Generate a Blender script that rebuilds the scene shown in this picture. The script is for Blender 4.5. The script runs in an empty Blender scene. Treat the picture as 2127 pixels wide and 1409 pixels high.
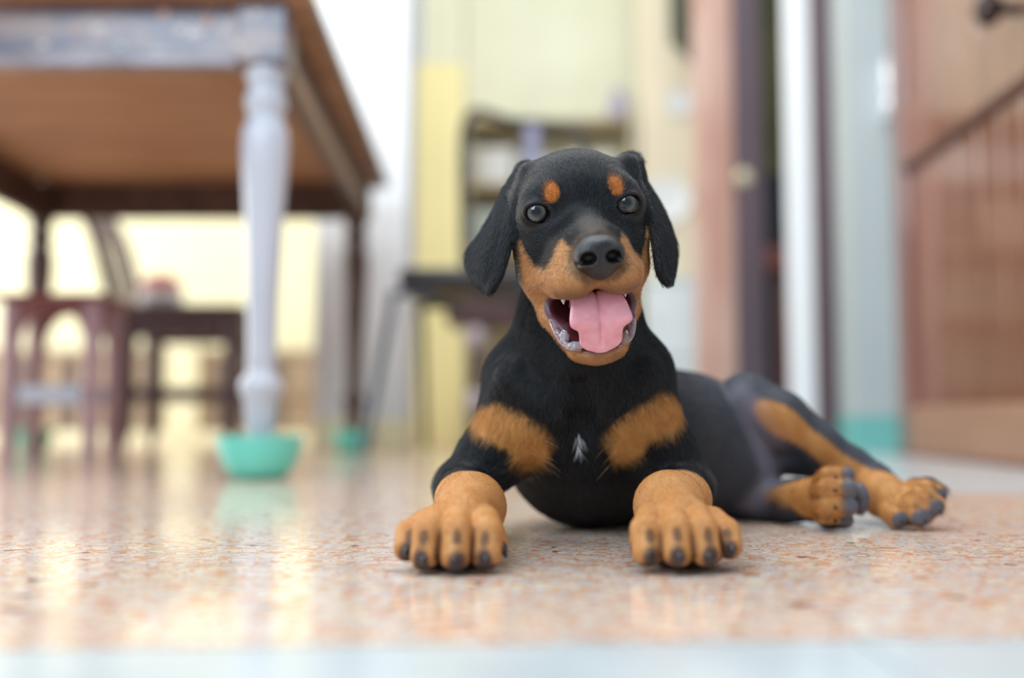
import bpy, bmesh, math, random
import numpy as np
from mathutils import Vector, Matrix

# ---------------------------------------------------------------- camera
F_PX, W_PX, H_PX, HORIZON, CAM_H = 2200.0, 2127.0, 1409.0, 868.0, 0.096
PITCH = math.atan((HORIZON - H_PX / 2) / F_PX)
scene = bpy.context.scene
C = scene.collection
cam_data = bpy.data.cameras.new('camera')
cam = bpy.data.objects.new('camera', cam_data)
C.objects.link(cam)
cam.location = (0, 0, CAM_H)
cam.rotation_euler = (math.pi / 2 + PITCH, 0, 0)
cam_data.sensor_width = 36.0
cam_data.lens = F_PX / W_PX * 36.0
cam_data.clip_start = 0.02
cam_data.dof.use_dof = True
cam_data.dof.focus_distance = 0.765
cam_data.dof.aperture_fstop = 1.7
scene.camera = cam

# ---------------------------------------------------------------- light
world = bpy.data.worlds.new('world')
scene.world = world
world.use_nodes = True
bg = world.node_tree.nodes['Background']
bg.inputs[0].default_value = (0.82, 0.92, 1.0, 1)
bg.inputs[1].default_value = 0.5


def area_light(name, loc, target, sx, sy, power, col):
    d = bpy.data.lights.new(name, 'AREA')
    d.shape = 'RECTANGLE'
    d.size, d.size_y = sx, sy
    d.energy = power
    d.color = col
    o = bpy.data.objects.new(name, d)
    C.objects.link(o)
    o.location = loc
    o.rotation_euler = (Vector(target) - Vector(loc)).to_track_quat('-Z', 'Y').to_euler()
    return o


area_light('daylight_from_doorway', (-1.2, -0.9, 2.0), (0.1, 0.9, 0.15), 1.2, 1.6, 54, (0.72, 0.87, 1.0))
area_light('fill_light_side', (-3.4, 3.4, 1.5), (0.6, 3.6, 0.9), 2.8, 2.2, 95, (1.0, 0.99, 0.95))  # unseen lamp added to brighten the far end and the pillars
area_light('fill_light_overhead', (-0.3, 1.6, 3.2), (0.0, 2.9, 0.0), 3.2, 1.8, 98, (0.97, 0.99, 1.0))  # unseen overhead lamp added to fill back wall, floor and coat sheen

scene.view_settings.view_transform = 'Standard'
scene.view_settings.look = 'None'
scene.view_settings.gamma = 1.0
scene.view_settings.use_curve_mapping = False
scene.view_settings.exposure = 0.3

# ---------------------------------------------------------------- helpers
RNG = np.random.default_rng(7)
random.seed(7)


def P(px, py, Y):
    """world point at distance Y in front of the camera for a place measured in the photograph"""
    u, v = px - W_PX / 2, H_PX / 2 - py
    s, c = math.sin(PITCH), math.cos(PITCH)
    dy = F_PX * c - v * s
    dz = F_PX * s + v * c
    t = Y / dy
    return np.array([u * t, Y, CAM_H + dz * t])


def srgb(r, g, b):
    f = lambda x: x / 12.92 if x <= 0.04045 else ((x + 0.055) / 1.055) ** 2.4
    return (f(r / 255), f(g / 255), f(b / 255))


def mat(name, col, rough=0.5, spec=0.5, metal=0.0, coat=0.0, var=0.0, scale=8.0, stretch=(1, 1, 1),
        col2=None, bump=0.0, detail=4.0, lo=0.35, hi=0.65):
    m = bpy.data.materials.new(name)
    m.use_nodes = True
    nt = m.node_tree
    b = nt.nodes['Principled BSDF']
    b.inputs['Roughness'].default_value = rough
    b.inputs['Specular IOR Level'].default_value = spec
    b.inputs['Metallic'].default_value = metal
    b.inputs['Coat Weight'].default_value = coat
    b.inputs['Coat Roughness'].default_value = 0.08
    if col2 is None:
        col2 = tuple(max(0, c * (1 - var)) for c in col)
    tc = nt.nodes.new('ShaderNodeTexCoord')
    mp = nt.nodes.new('ShaderNodeMapping')
    mp.inputs['Scale'].default_value = stretch
    n = nt.nodes.new('ShaderNodeTexNoise')
    n.inputs['Scale'].default_value = scale
    n.inputs['Detail'].default_value = detail
    r = nt.nodes.new('ShaderNodeValToRGB')
    r.color_ramp.elements[0].position = lo
    r.color_ramp.elements[1].position = hi
    r.color_ramp.elements[0].color = (*col2, 1)
    r.color_ramp.elements[1].color = (*col, 1)
    L = nt.links.new
    L(tc.outputs['Object'], mp.inputs['Vector'])
    L(mp.outputs[0], n.inputs['Vector'])
    L(n.outputs['Fac'], r.inputs[0])
    L(r.outputs[0], b.inputs['Base Color'])
    if bump:
        bp = nt.nodes.new('ShaderNodeBump')
        bp.inputs['Strength'].default_value = bump
        bp.inputs['Distance'].default_value = 0.002
        L(n.outputs['Fac'], bp.inputs['Height'])
        L(bp.outputs[0], b.inputs['Normal'])
    return m


def link(name, me, m=None, parent=None, smooth=False):
    o = bpy.data.objects.new(name, me)
    C.objects.link(o)
    if m is not None:
        me.materials.append(m)
    if smooth:
        me.polygons.foreach_set('use_smooth', [True] * len(me.polygons))
    if parent is not None:
        o.parent = parent
    return o


def tag(o, label=None, cat=None, group=None, kind=None):
    if label: o['label'] = label
    if cat: o['category'] = cat
    if group: o['group'] = group
    if kind: o['kind'] = kind
    return o


def thing(name, loc, label=None, cat=None, group=None, kind=None, rz=0.0):
    o = bpy.data.objects.new(name, None)
    o.empty_display_size = 0.05
    C.objects.link(o)
    o.location = loc
    o.rotation_euler = (0, 0, rz)
    return tag(o, label, cat, group, kind)


class MB:
    """collects simple shapes into one mesh"""
    def __init__(self):
        self.bm = bmesh.new()

    def box(self, x0, x1, y0, y1, z0, z1, bev=0.0, M=None):
        r = bmesh.ops.create_cube(self.bm, size=1.0)
        vs = r['verts']
        for v in vs:
            v.co = Vector(((x0 + x1) / 2 + v.co.x * (x1 - x0), (y0 + y1) / 2 + v.co.y * (y1 - y0),
                           (z0 + z1) / 2 + v.co.z * (z1 - z0)))
            if M is not None:
                v.co = M @ v.co
        if bev:
            es = list({e for v in vs for e in v.link_edges})
            bmesh.ops.bevel(self.bm, geom=es, offset=bev, segments=2, profile=0.5, affect='EDGES')
        return self

    def lathe(self, prof, cx=0.0, cy=0.0, n=24, M=None, cap=True):
        rings = []
        for r, z in prof:
            ring = []
            for i in range(n):
                a = 2 * math.pi * i / n
                p = Vector((cx + r * math.cos(a), cy + r * math.sin(a), z))
                ring.append(self.bm.verts.new(M @ p if M is not None else p))
            rings.append(ring)
        for a, b in zip(rings, rings[1:]):
            for i in range(n):
                j = (i + 1) % n
                self.bm.faces.new((a[i], a[j], b[j], b[i]))
        if cap:
            self.bm.faces.new(list(reversed(rings[0])))
            self.bm.faces.new(rings[-1])
        return self

    def tube(self, pts, rad, n=10):
        pts = [Vector(p) for p in pts]
        if not hasattr(rad, '__len__'):
            rad = [rad] * len(pts)
        rings = []
        ref = Vector((0.13, 0.31, 0.94)).normalized()
        for i, p in enumerate(pts):
            t = (pts[min(i + 1, len(pts) - 1)] - pts[max(i - 1, 0)]).normalized()
            a = ref - t * ref.dot(t)
            if a.length < 0.05:
                a = Vector((1, 0, 0)) - t * t.x
            a.normalize()
            ref = a
            b = t.cross(a)
            rings.append([self.bm.verts.new(p + (a * math.cos(2 * math.pi * k / n) + b * math.sin(2 * math.pi * k / n)) * rad[i])
                          for k in range(n)])
        for a, b in zip(rings, rings[1:]):
            for k in range(n):
                j = (k + 1) % n
                self.bm.faces.new((a[k], a[j], b[j], b[k]))
        self.bm.faces.new(list(reversed(rings[0])))
        self.bm.faces.new(rings[-1])
        return self

    def prism(self, pts2, y0, y1):
        """outline in x,z pushed from y0 to y1"""
        a = [self.bm.verts.new((x, y0, z)) for x, z in pts2]
        b = [self.bm.verts.new((x, y1, z)) for x, z in pts2]
        n = len(a)
        self.bm.faces.new(a)
        self.bm.faces.new(list(reversed(b)))
        for i in range(n):
            j = (i + 1) % n
            self.bm.faces.new((a[j], a[i], b[i], b[j]))
        return self

    def build(self, name, m, parent=None, smooth=False):
        bmesh.ops.recalc_face_normals(self.bm, faces=self.bm.faces)
        me = bpy.data.meshes.new(name)
        self.bm.to_mesh(me)
        self.bm.free()
        o = link(name, me, m, parent, smooth)
        if smooth:
            me.set_sharp_from_angle(angle=math.radians(50))
        return o


def spline(ctrl, n):
    """Catmull-Rom through control points"""
    c = np.array(ctrl, float)
    c = np.vstack([2 * c[0] - c[1], c, 2 * c[-1] - c[-2]])
    k = len(c) - 3
    out = []
    for t in np.linspace(0, k - 1e-9, n):
        i = int(t)
        f = t - i
        p0, p1, p2, p3 = c[i:i + 4]
        out.append(0.5 * ((2 * p1) + (-p0 + p2) * f + (2 * p0 - 5 * p1 + 4 * p2 - p3) * f * f + (-p0 + 3 * p1 - 3 * p2 + p3) * f ** 3))
    return np.array(out)


# ---- implicit surfaces: smooth unions of limbs and muscles, meshed as one continuous skin
class Field:
    def __init__(self, xs, ys, zs):
        self.ax = [np.asarray(a, np.float32) for a in (xs, ys, zs)]
        self.F = np.full([len(a) for a in self.ax], 1.0, np.float32)

    def block(self, lo, hi):
        sl = []
        for a, l, h in zip(self.ax, lo, hi):
            i0 = max(int(np.searchsorted(a, l)) - 1, 0)
            i1 = min(int(np.searchsorted(a, h)) + 1, len(a))
            if i1 <= i0:
                return None
            sl.append(slice(i0, i1))
        g = [self.ax[0][sl[0]][:, None, None], self.ax[1][sl[1]][None, :, None], self.ax[2][sl[2]][None, None, :]]
        return tuple(sl), g

    def put(self, sl, d, k, op):
        A = self.F[sl]
        if op == 'sub':
            d = -d
            if k > 0:
                h = np.clip(0.5 - 0.5 * (A - d) / k, 0, 1)
                A[...] = A * (1 - h) + d * h + k * h * (1 - h)
            else:
                np.maximum(A, d, out=A)
        else:
            if k > 0:
                h = np.clip(0.5 + 0.5 * (A - d) / k, 0, 1)
                A[...] = A * (1 - h) + d * h - k * h * (1 - h)
            else:
                np.minimum(A, d, out=A)

    def cone(self, a, ra, b, rb, k=0.01, op='add'):
        a, b = np.asarray(a, np.float32), np.asarray(b, np.float32)
        R = max(ra, rb) + k + 0.006
        q = self.block(np.minimum(a, b) - R, np.maximum(a, b) + R)
        if q is None: return
        sl, (x, y, z) = q
        v = b - a
        L2 = float(v @ v) + 1e-12
        t = np.clip(((x - a[0]) * v[0] + (y - a[1]) * v[1] + (z - a[2]) * v[2]) / L2, 0, 1)
        d = np.sqrt((x - a[0] - t * v[0]) ** 2 + (y - a[1] - t * v[1]) ** 2 + (z - a[2] - t * v[2]) ** 2) - (ra + (rb - ra) * t)
        self.put(sl, d, k, op)

    def chain(self, pts, k=0.01, op='add'):
        for (a, ra), (b, rb) in zip(pts, pts[1:]):
            self.cone(a, ra, b, rb, k, op)

    def ell(self, c, rad, axes=None, k=0.01, op='add'):
        c = np.asarray(c, np.float32)
        rad = np.asarray(rad, np.float32)
        A = np.eye(3, dtype=np.float32) if axes is None else np.asarray(axes, np.float32)  # rows = local axes
        ext = np.sqrt(((A * rad[:, None]) ** 2).sum(0)) + k + 0.006
        q = self.block(c - ext, c + ext)
        if q is None: return
        sl, (x, y, z) = q
        x, y, z = x - c[0], y - c[1], z - c[2]
        l = [A[i, 0] * x + A[i, 1] * y + A[i, 2] * z for i in range(3)]
        k0 = np.sqrt(sum((l[i] / rad[i]) ** 2 for i in range(3)))
        k1 = np.sqrt(sum((l[i] / rad[i] ** 2) ** 2 for i in range(3)))
        d = k0 * (k0 - 1) / np.maximum(k1, 1e-6)
        self.put(sl, d, k, op)

    def sheet(self, grid, rad, k=0.004):
        """grid (n,m,3) of points, union of balls, then blended in"""
        pts = grid.reshape(-1, 3)
        rad = np.broadcast_to(rad, grid.shape[:2]).reshape(-1)
        R = rad.max() + k + 0.006
        q = self.block(pts.min(0) - R, pts.max(0) + R)
        sl, (x, y, z) = q
        shp = np.broadcast_shapes(x.shape, y.shape, z.shape)
        D = np.full(shp, 1.0, np.float32)
        ox, oy, oz = sl[0].start, sl[1].start, sl[2].start
        for p, r in zip(pts, rad):
            q2 = self.block(p - R, p + R)
            s2, (x2, y2, z2) = q2
            s3 = tuple(slice(max(s.start - o, 0), max(min(s.stop - o, n), 0)) for s, o, n in zip(s2, (ox, oy, oz), shp))
            x2, y2, z2 = x[s3[0]], y[:, s3[1]], z[:, :, s3[2]]
            d = np.sqrt((x2 - p[0]) ** 2 + (y2 - p[1]) ** 2 + (z2 - p[2]) ** 2) - r
            np.minimum(D[s3], d, out=D[s3])
        self.put(sl, D, k, 'add')

    def mesh(self):
        F = self.F
        ins = F < 0
        nx, ny, nz = F.shape
        cnt = np.zeros((nx - 1, ny - 1, nz - 1), np.int8)
        for dx in (0, 1):
            for dy in (0, 1):
                for dz in (0, 1):
                    cnt += ins[dx:nx - 1 + dx, dy:ny - 1 + dy, dz:nz - 1 + dz]
        act = (cnt > 0) & (cnt < 8)
        I = np.argwhere(act)
        idx = np.full(act.shape, -1, np.int32)
        idx[act] = np.arange(len(I), dtype=np.int32)
        S = np.zeros((len(I), 3))
        N = np.zeros(len(I))
        corners = [(0, 0, 0), (1, 0, 0), (0, 1, 0), (1, 1, 0), (0, 0, 1), (1, 0, 1), (0, 1, 1), (1, 1, 1)]
        vals = [F[I[:, 0] + c[0], I[:, 1] + c[1], I[:, 2] + c[2]].astype(np.float64) for c in corners]
        for i, ci in enumerate(corners):
            for j, cj in enumerate(corners):
                if j <= i or sum(abs(p - q) for p, q in zip(ci, cj)) != 1: continue
                a, b = vals[i], vals[j]
                m = (a < 0) != (b < 0)
                t = np.where(m, a / np.where(m, a - b, 1), 0)
                for ax in range(3):
                    S[:, ax] += np.where(m, ci[ax] + t * (cj[ax] - ci[ax]), 0)
                N += m
        S /= N[:, None]
        V = np.zeros_like(S)
        for ax in range(3):
            A = self.ax[ax].astype(np.float64)
            V[:, ax] = A[I[:, ax]] + S[:, ax] * (A[I[:, ax] + 1] - A[I[:, ax]])
        quads = []
        for ax in range(3):
            sl0 = [slice(1, n - 1) for n in F.shape]
            sl1 = list(sl0)
            sl0[ax] = slice(0, F.shape[ax] - 1)
            sl1[ax] = slice(1, F.shape[ax])
            a, b = ins[tuple(sl0)], ins[tuple(sl1)]
            E = np.argwhere(a != b)
            flip = a[tuple(E.T)]
            off = np.ones(3, int)
            off[ax] = 0
            E = E + off
            o1, o2 = [(1, 2), (2, 0), (0, 1)][ax]
            q = []
            for d1, d2 in ((1, 1), (0, 1), (0, 0), (1, 0)):
                e = E.copy()
                e[:, o1] -= d1
                e[:, o2] -= d2
                q.append(idx[tuple(e.T)])
            q = np.stack(q, 1)
            q[~flip] = q[~flip][:, ::-1]
            quads.append(q)
        return V, np.vstack(quads)


def relax(V, Q, n=2, w=0.5):
    for _ in range(n):
        acc = np.zeros_like(V)
        cn = np.zeros(len(V))
        for i in range(4):
            a, b = Q[:, i], Q[:, (i + 1) % 4]
            for ax in range(3):
                acc[:, ax] += np.bincount(a, V[b, ax], len(V)) + np.bincount(b, V[a, ax], len(V))
            cn += np.bincount(a, minlength=len(V)) + np.bincount(b, minlength=len(V))
        V = V * (1 - w) + w * acc / np.maximum(cn, 1)[:, None]
    return V


def mesh_from(name, V, Q):
    me = bpy.data.meshes.new(name)
    me.vertices.add(len(V))
    me.vertices.foreach_set('co', V.astype(np.float32).ravel())
    me.loops.add(Q.size)
    me.loops.foreach_set('vertex_index', Q.astype(np.int32).ravel())
    me.polygons.add(len(Q))
    me.polygons.foreach_set('loop_start', np.arange(0, Q.size, 4, dtype=np.int32))
    me.update(calc_edges=True)
    me.validate()
    return me

# ---------------------------------------------------------------- the setting
def terrazzo():
    m = bpy.data.materials.new('terrazzo')
    m.use_nodes = True
    nt = m.node_tree
    L = nt.links.new
    b = nt.nodes['Principled BSDF']
    tc = nt.nodes.new('ShaderNodeTexCoord')
    wob = nt.nodes.new('ShaderNodeTexNoise')
    wob.inputs['Scale'].default_value = 60
    add = nt.nodes.new('ShaderNodeVectorMath')
    add.operation = 'MULTIPLY_ADD'
    add.inputs[1].default_value = (0.02, 0.02, 0)
    L(tc.outputs['Object'], wob.inputs['Vector'])
    L(wob.outputs['Color'], add.inputs[0])
    L(tc.outputs['Object'], add.inputs[2])
    cells, edges = [], []
    v1 = nt.nodes.new('ShaderNodeTexVoronoi')
    v1.inputs['Scale'].default_value = 125
    v2 = nt.nodes.new('ShaderNodeTexVoronoi')
    v2.feature = 'DISTANCE_TO_EDGE'
    v2.inputs['Scale'].default_value = 125
    L(add.outputs[0], v1.inputs['Vector'])
    L(add.outputs[0], v2.inputs['Vector'])
    sep = nt.nodes.new('ShaderNodeSeparateColor')
    L(v1.outputs['Color'], sep.inputs[0])
    chip = nt.nodes.new('ShaderNodeValToRGB')
    chip.color_ramp.interpolation = 'CONSTANT'
    e = chip.color_ramp.elements
    stops = [(0.0, (216, 203, 190)), (0.2, (205, 198, 191)), (0.36, (221, 208, 184)), (0.52, (192, 188, 184)), (0.64, (213, 190, 173)), (0.8, (219, 208, 199)), (0.95, (204, 166, 138)), (0.987, (116, 76, 72))]
    e[0].position, e[0].color = 0, (*srgb(*stops[0][1]), 1)
    e[1].position, e[1].color = stops[1][0], (*srgb(*stops[1][1]), 1)
    for p_, c_ in stops[2:]:
        k = e.new(p_)
        k.color = (*srgb(*c_), 1)
    L(sep.outputs[0], chip.inputs[0])
    wn = nt.nodes.new('ShaderNodeTexNoise')
    wn.inputs['Scale'].default_value = 75
    wn.inputs['Detail'].default_value = 3
    L(tc.outputs['Object'], wn.inputs['Vector'])
    wr = nt.nodes.new('ShaderNodeMapRange')
    wr.inputs['From Min'].default_value = 0.46
    wr.inputs['From Max'].default_value = 0.72
    wr.inputs['To Min'].default_value = 0.0
    wr.inputs['To Max'].default_value = 0.15
    L(wn.outputs['Fac'], wr.inputs['Value'])
    sub = nt.nodes.new('ShaderNodeMath')
    sub.operation = 'SUBTRACT'
    L(v2.outputs['Distance'], sub.inputs[0])
    L(wr.outputs[0], sub.inputs[1])
    er = nt.nodes.new('ShaderNodeMapRange')
    er.inputs['From Min'].default_value = 0.0
    er.inputs['From Max'].default_value = 0.06
    L(sub.outputs[0], er.inputs['Value'])
    mx = nt.nodes.new('ShaderNodeMix')
    mx.data_type = 'RGBA'
    mx.inputs['A'].default_value = (*srgb(206, 148, 112), 1)
    L(er.outputs[0], mx.inputs['Factor'])
    L(chip.outputs[0], mx.inputs['B'])
    n = nt.nodes.new('ShaderNodeTexNoise')
    n.inputs['Scale'].default_value = 5
    n.inputs['Detail'].default_value = 3
    L(tc.outputs['Object'], n.inputs['Vector'])
    mr = nt.nodes.new('ShaderNodeMapRange')
    mr.inputs['To Min'].default_value = 0.08
    mr.inputs['To Max'].default_value = 0.17
    L(n.outputs['Fac'], mr.inputs['Value'])
    L(mr.outputs[0], b.inputs['Roughness'])
    L(mx.outputs['Result'], b.inputs['Base Color'])
    b.inputs['Specular IOR Level'].default_value = 0.5
    return m


def slab(name, pts, z0, z1, m, parent=None):
    mb = MB()
    a = [mb.bm.verts.new((x, y, z0)) for x, y in pts]
    b = [mb.bm.verts.new((x, y, z1)) for x, y in pts]
    mb.bm.faces.new(list(reversed(a)))
    mb.bm.faces.new(b)
    for i in range(len(a)):
        j = (i + 1) % len(a)
        mb.bm.faces.new((a[i], a[j], b[j], b[i]))
    return mb.build(name, m, parent)


M_TERR = terrazzo()
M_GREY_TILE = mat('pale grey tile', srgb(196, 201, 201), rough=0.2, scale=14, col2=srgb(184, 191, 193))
floor = slab('floor', [(-4, -0.6), (1.6, -0.6), (1.6, 7), (-4, 7)], -0.06, -0.004, M_TERR)
tag(floor, 'polished terrazzo floor with orange, cream and grey chips', kind='structure')
E0, E1 = (-4.0, 0.262), (1.6, 0.538)     # edge between the terrazzo and the pale border
edge = lambda x: E0[1] + (E1[1] - E0[1]) * (x - E0[0]) / (E1[0] - E0[0])
edge2 = lambda x: 1.40 - 0.178 * (x - 0.40)
slab('terrazzo_field', [(-4, edge(-4) + .004), (1.6, edge(1.6) + .004), (1.6, edge2(1.6)), (0.40, 1.40), (0.40, 7), (-4, 7)], -0.004, 0.0, M_TERR, floor)
slab('pale_slab', [(0.402, 1.402), (1.6, edge2(1.6) + .002), (1.6, 7), (0.402, 7)], -0.004, 0.0, M_GREY_TILE, floor)  # pale grey floor area beyond a slanted edge
for i in range(-6, 3):
    x0, x1 = i * 0.6 + 0.15, i * 0.6 + 0.748
    x0, x1 = max(x0, -4), min(x1, 1.6)
    if x1 <= x0: continue
    slab('border_tile', [(x0, -0.6), (x1, -0.6), (x1, edge(x1)), (x0, edge(x0))], -0.004, 0.0, M_GREY_TILE, floor)

M_CREAM = mat('cream wall paint', srgb(222, 222, 198), rough=0.7, scale=3, col2=srgb(214, 213, 188))
M_WHITE = mat('white wall paint', srgb(226, 229, 231), rough=0.6, scale=3, var=0.04)
M_OFFW = mat('grey white wall paint', srgb(178, 185, 184), rough=0.6, scale=3, var=0.05)
M_YELLOW = mat('yellow wall paint', srgb(236, 224, 166), rough=0.6, scale=4, var=0.05)
M_PALEYEL = mat('pale yellow paint', srgb(240, 234, 196), rough=0.6, scale=4, var=0.04)
M_AQUA = mat('aqua skirting paint', srgb(112, 180, 172), rough=0.45, scale=5, var=0.06)
M_DKWOOD = mat('dark painted wood', srgb(88, 72, 80), rough=0.45, scale=6, stretch=(8, 8, 0.6), var=0.25)
M_DOORW = mat('varnished red-brown wood', srgb(138, 88, 70), rough=0.22, spec=0.6, coat=0.8, scale=5, stretch=(6, 6, 0.5), col2=srgb(116, 70, 58))
M_PINKW = mat('worn pinkish wood', srgb(206, 172, 156), rough=0.45, scale=4, stretch=(3, 3, 0.7), col2=srgb(186, 140, 122))
M_OLIVE = mat('olive cloth', srgb(92, 92, 58), rough=0.8, scale=6, var=0.3)
M_DOORW.node_tree.nodes['Principled BSDF'].inputs['Coat IOR'].default_value = 1.75
M_BROWN = mat('brown boards', srgb(172, 150, 124), rough=0.6, scale=5, stretch=(4, 4, 0.6), var=0.12)
M_BROWND = mat('dark brown boards', srgb(112, 96, 86), rough=0.6, scale=5, var=0.12)


def X(px, Y): return float(P(px, 868, Y)[0])
def Z(py, Y): return float(P(1063, py, Y)[2])


def pxbox(name, px0, px1, Y, depth, z0, z1, m, parent=None, bev=0.004):
    mb = MB()
    mb.box(X(px0, Y), X(px1, Y), Y, Y + depth, z0, z1, bev)
    return mb.build(name, m, parent)


# far wall with a tall slit of daylight
wb = thing('wall_back', (0, 4.7, 0), 'cream wall at the far end of the room', kind='structure')
def under(o, root):
    o.parent = root
    o.matrix_parent_inverse = Matrix.Translation(-Vector(root.location))
    return o
zs_ = Z(132, 4.7)
under(pxbox('wall_panel', -1100, 822, 4.7, .12, 0, 3.0, M_PALEYEL, bev=0), wb)
under(pxbox('wall_panel', 874, 1500, 4.7, .12, 0, 3.0, M_CREAM, bev=0), wb)
under(pxbox('wall_panel', 822, 874, 4.7, .12, 0, zs_, M_CREAM, bev=0), wb)
# white pillar with a yellow foot
wp = thing('wall_pillar', (X(745, 3.2), 3.2, 0), 'broad white pillar with a yellow painted foot behind the table', kind='structure')
under(pxbox('shaft', 650, 843, 3.2, .30, 0.09, 3.0, M_WHITE), wp)
under(pxbox('foot', 647, 846, 3.195, .31, 0, 0.09, M_PALEYEL), wp)
# yellow pillar
yp = thing('wall_yellow_pillar', (X(910, 3.9), 3.9, 0), 'narrow pillar painted yellow below and pale cream above', kind='structure')
zb = Z(132, 3.9)
under(pxbox('lower_shaft', 856, 962, 3.9, .25, 0, zb, M_YELLOW), yp)
under(pxbox('upper_shaft', 872, 960, 3.905, .24, zb, 3.0, M_CREAM), yp)
# right hand side: beige wall, doorway, posts
bw = thing('wall_right', (X(1400, 4.4), 4.4, 0), 'beige end wall on the right', kind='structure')
M_BEIGE = mat('beige wall paint', srgb(238, 222, 192), rough=0.7, scale=3, var=0.05)
under(pxbox('wall_panel', 1335, 1560, 4.4, .1, 0, 3.0, M_BEIGE, bev=0), bw)
# door leaf standing open
d2 = thing('door_2', (X(1495, 3.7), 3.7, 0), 'worn pinkish brown wooden door standing open', kind='structure')
for a, b, mm in ((1450, 1482, M_PINKW), (1483, 1514, M_PINKW), (1515, 1546, M_PINKW)):
    under(pxbox('plank', a, b, 3.7, .035, 0.01, 2.2, mm, bev=.003), d2)
kb = MB(); kb.lathe([(0.008, 0), (0.008, .03), (.026, .04), (.032, .055), (.026, .07), (.004, .076)], n=16, M=Matrix.Translation((X(1548, 3.66), 3.69, Z(378, 3.7))) @ Matrix.Rotation(math.pi / 2, 4, 'X'))
under(kb.build('door_knob', mat('dull brass', srgb(206, 196, 160), rough=0.35, metal=0.3, var=0.1), None, True), d2)
t1 = pxbox('trim_1', 1536, 1594, 3.62, .04, 0, 2.4, M_DKWOOD); tag(t1, 'dark brown door post beside the open door', kind='structure')
# dim room behind
dm = thing('wall_inner', (X(1620, 4.9), 4.9, 0), 'dark room seen through the narrow doorway', kind='structure')
under(pxbox('hanging_cloth', 1560, 1760, 4.88, .02, Z(360, 4.88), 2.8, M_OLIVE, bev=0), dm)
under(pxbox('dark_backing', 1560, 1760, 4.9, .05, 0, 2.8, mat('near black room shade', srgb(26, 30, 40), rough=.6, scale=3, var=.3), bev=0), dm)  # near-black sheet stands in for the darkness of the room
sh = thing('wooden_shelf', (X(1630, 4.5), 4.5, 0), 'red-brown wooden shelf standing in the dark doorway', 'shelf')
M_REDW = mat('red brown wood', srgb(126, 66, 54), rough=0.5, scale=5, stretch=(1, 4, 4), var=0.2)
under(pxbox('shelf_board', 1590, 1700, 4.3, .25, Z(556, 4.3), Z(512, 4.3), M_REDW), sh)
under(pxbox('shelf_side', 1632, 1700, 4.4, .12, 0, Z(556, 4.3), M_REDW), sh)
wc = pxbox('wall_column', 1646, 1738, 3.35, .03, 0, 3.0, mat('bright white paint', srgb(248, 249, 249), rough=.5, scale=3, var=.02)); tag(wc, 'white painted column right of the dark doorway', kind='structure')
t2 = pxbox('trim_2', 1716, 1778, 3.05, .10, 0, 3.0, M_DKWOOD); tag(t2, 'dark purple-brown post between the white column and the grey wall end', kind='structure')
gp = thing('wall_end', (X(1820, 2.93), 2.93, 0), 'grey-white wall end with an aqua painted foot beside the brown door', kind='structure')
under(pxbox('wall_shaft', 1772, 1884, 2.93, .14, Z(866, 2.9), 3.0, M_OFFW), gp)
under(pxbox('aqua_foot', 1770, 1886, 2.925, .15, 0, Z(866, 2.9), M_AQUA), gp)

# brown panelled door along the right, seen at a slant
d1 = thing('door_1', (1.03, 2.78, 0), 'varnished red-brown panelled wooden door on the right', kind='structure')
d1.rotation_euler = (0, 0, math.atan2(-1, -0.05))      # local +x runs towards the camera
def dpart(name, x0, x1, z0, z1, y0, y1, m=M_DOORW, bev=.004, parent=d1):
    mb = MB(); mb.box(x0, x1, y0, y1, z0, z1, bev)
    return mb.build(name, m, parent)
zt = 2.15
dpart('stile', 0.0, 0.10, 0.008, zt, -0.02, 0.02)
dpart('stile', 1.02, 1.12, 0.008, zt, -0.02, 0.02)
M_SILLW = mat('dusty pale brown wood', srgb(168, 128, 104), rough=.4, scale=5, stretch=(.6, 6, 6), var=.12)
dpart('bottom_rail', 0.10, 1.02, 0.008, 0.125, -0.02, 0.02, M_SILLW)
mrail = dpart('middle_rail', 0.10, 1.02, 0.74, 0.90, -0.02, 0.02)
dpart('top_rail', 0.10, 1.02, zt - .11, zt, -0.02, 0.02)
for i in range(8):
    dpart('panel_plank', 0.10 + i * .115, 0.10 + (i + 1) * .115 - .002, 0.125, 0.74, -0.008, 0.010, bev=.002)
    dpart('panel_plank', 0.10 + i * .115, 0.10 + (i + 1) * .115 - .002, 0.90, zt - .11, -0.008, 0.010, bev=.002)
M_DARKEDGE = mat('dark bead moulding', srgb(84, 50, 42), rough=.35, scale=5, var=.2)
dpart('bead', 0.10, 1.02, 0.722, 0.745, -0.024, -0.006, M_DARKEDGE, parent=mrail)
dpart('bead', 0.10, 0.112, 0.125, 0.74, -0.022, -0.006)
dpart('bead', 0.10, 0.112, 0.90, zt - .11, -0.022, -0.006)
hk = MB(); hk.lathe([(0.012, 0), (0.012, .03), (.03, .04), (.034, .06), (.02, .075)], n=16, M=Matrix.Translation((0.80, -0.02, 0.88)) @ Matrix.Rotation(math.pi / 2, 4, 'X'))
hk.build('door_knob', mat('dark metal knob', srgb(60, 50, 50), rough=.3, metal=.6, var=.1), d1, True)
# sill under the door
ds = MB(); ds.box(-0.03, 1.16, -0.03, 0.10, 0, 0.008)
ds.build('sill', M_DOORW, d1)
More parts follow.
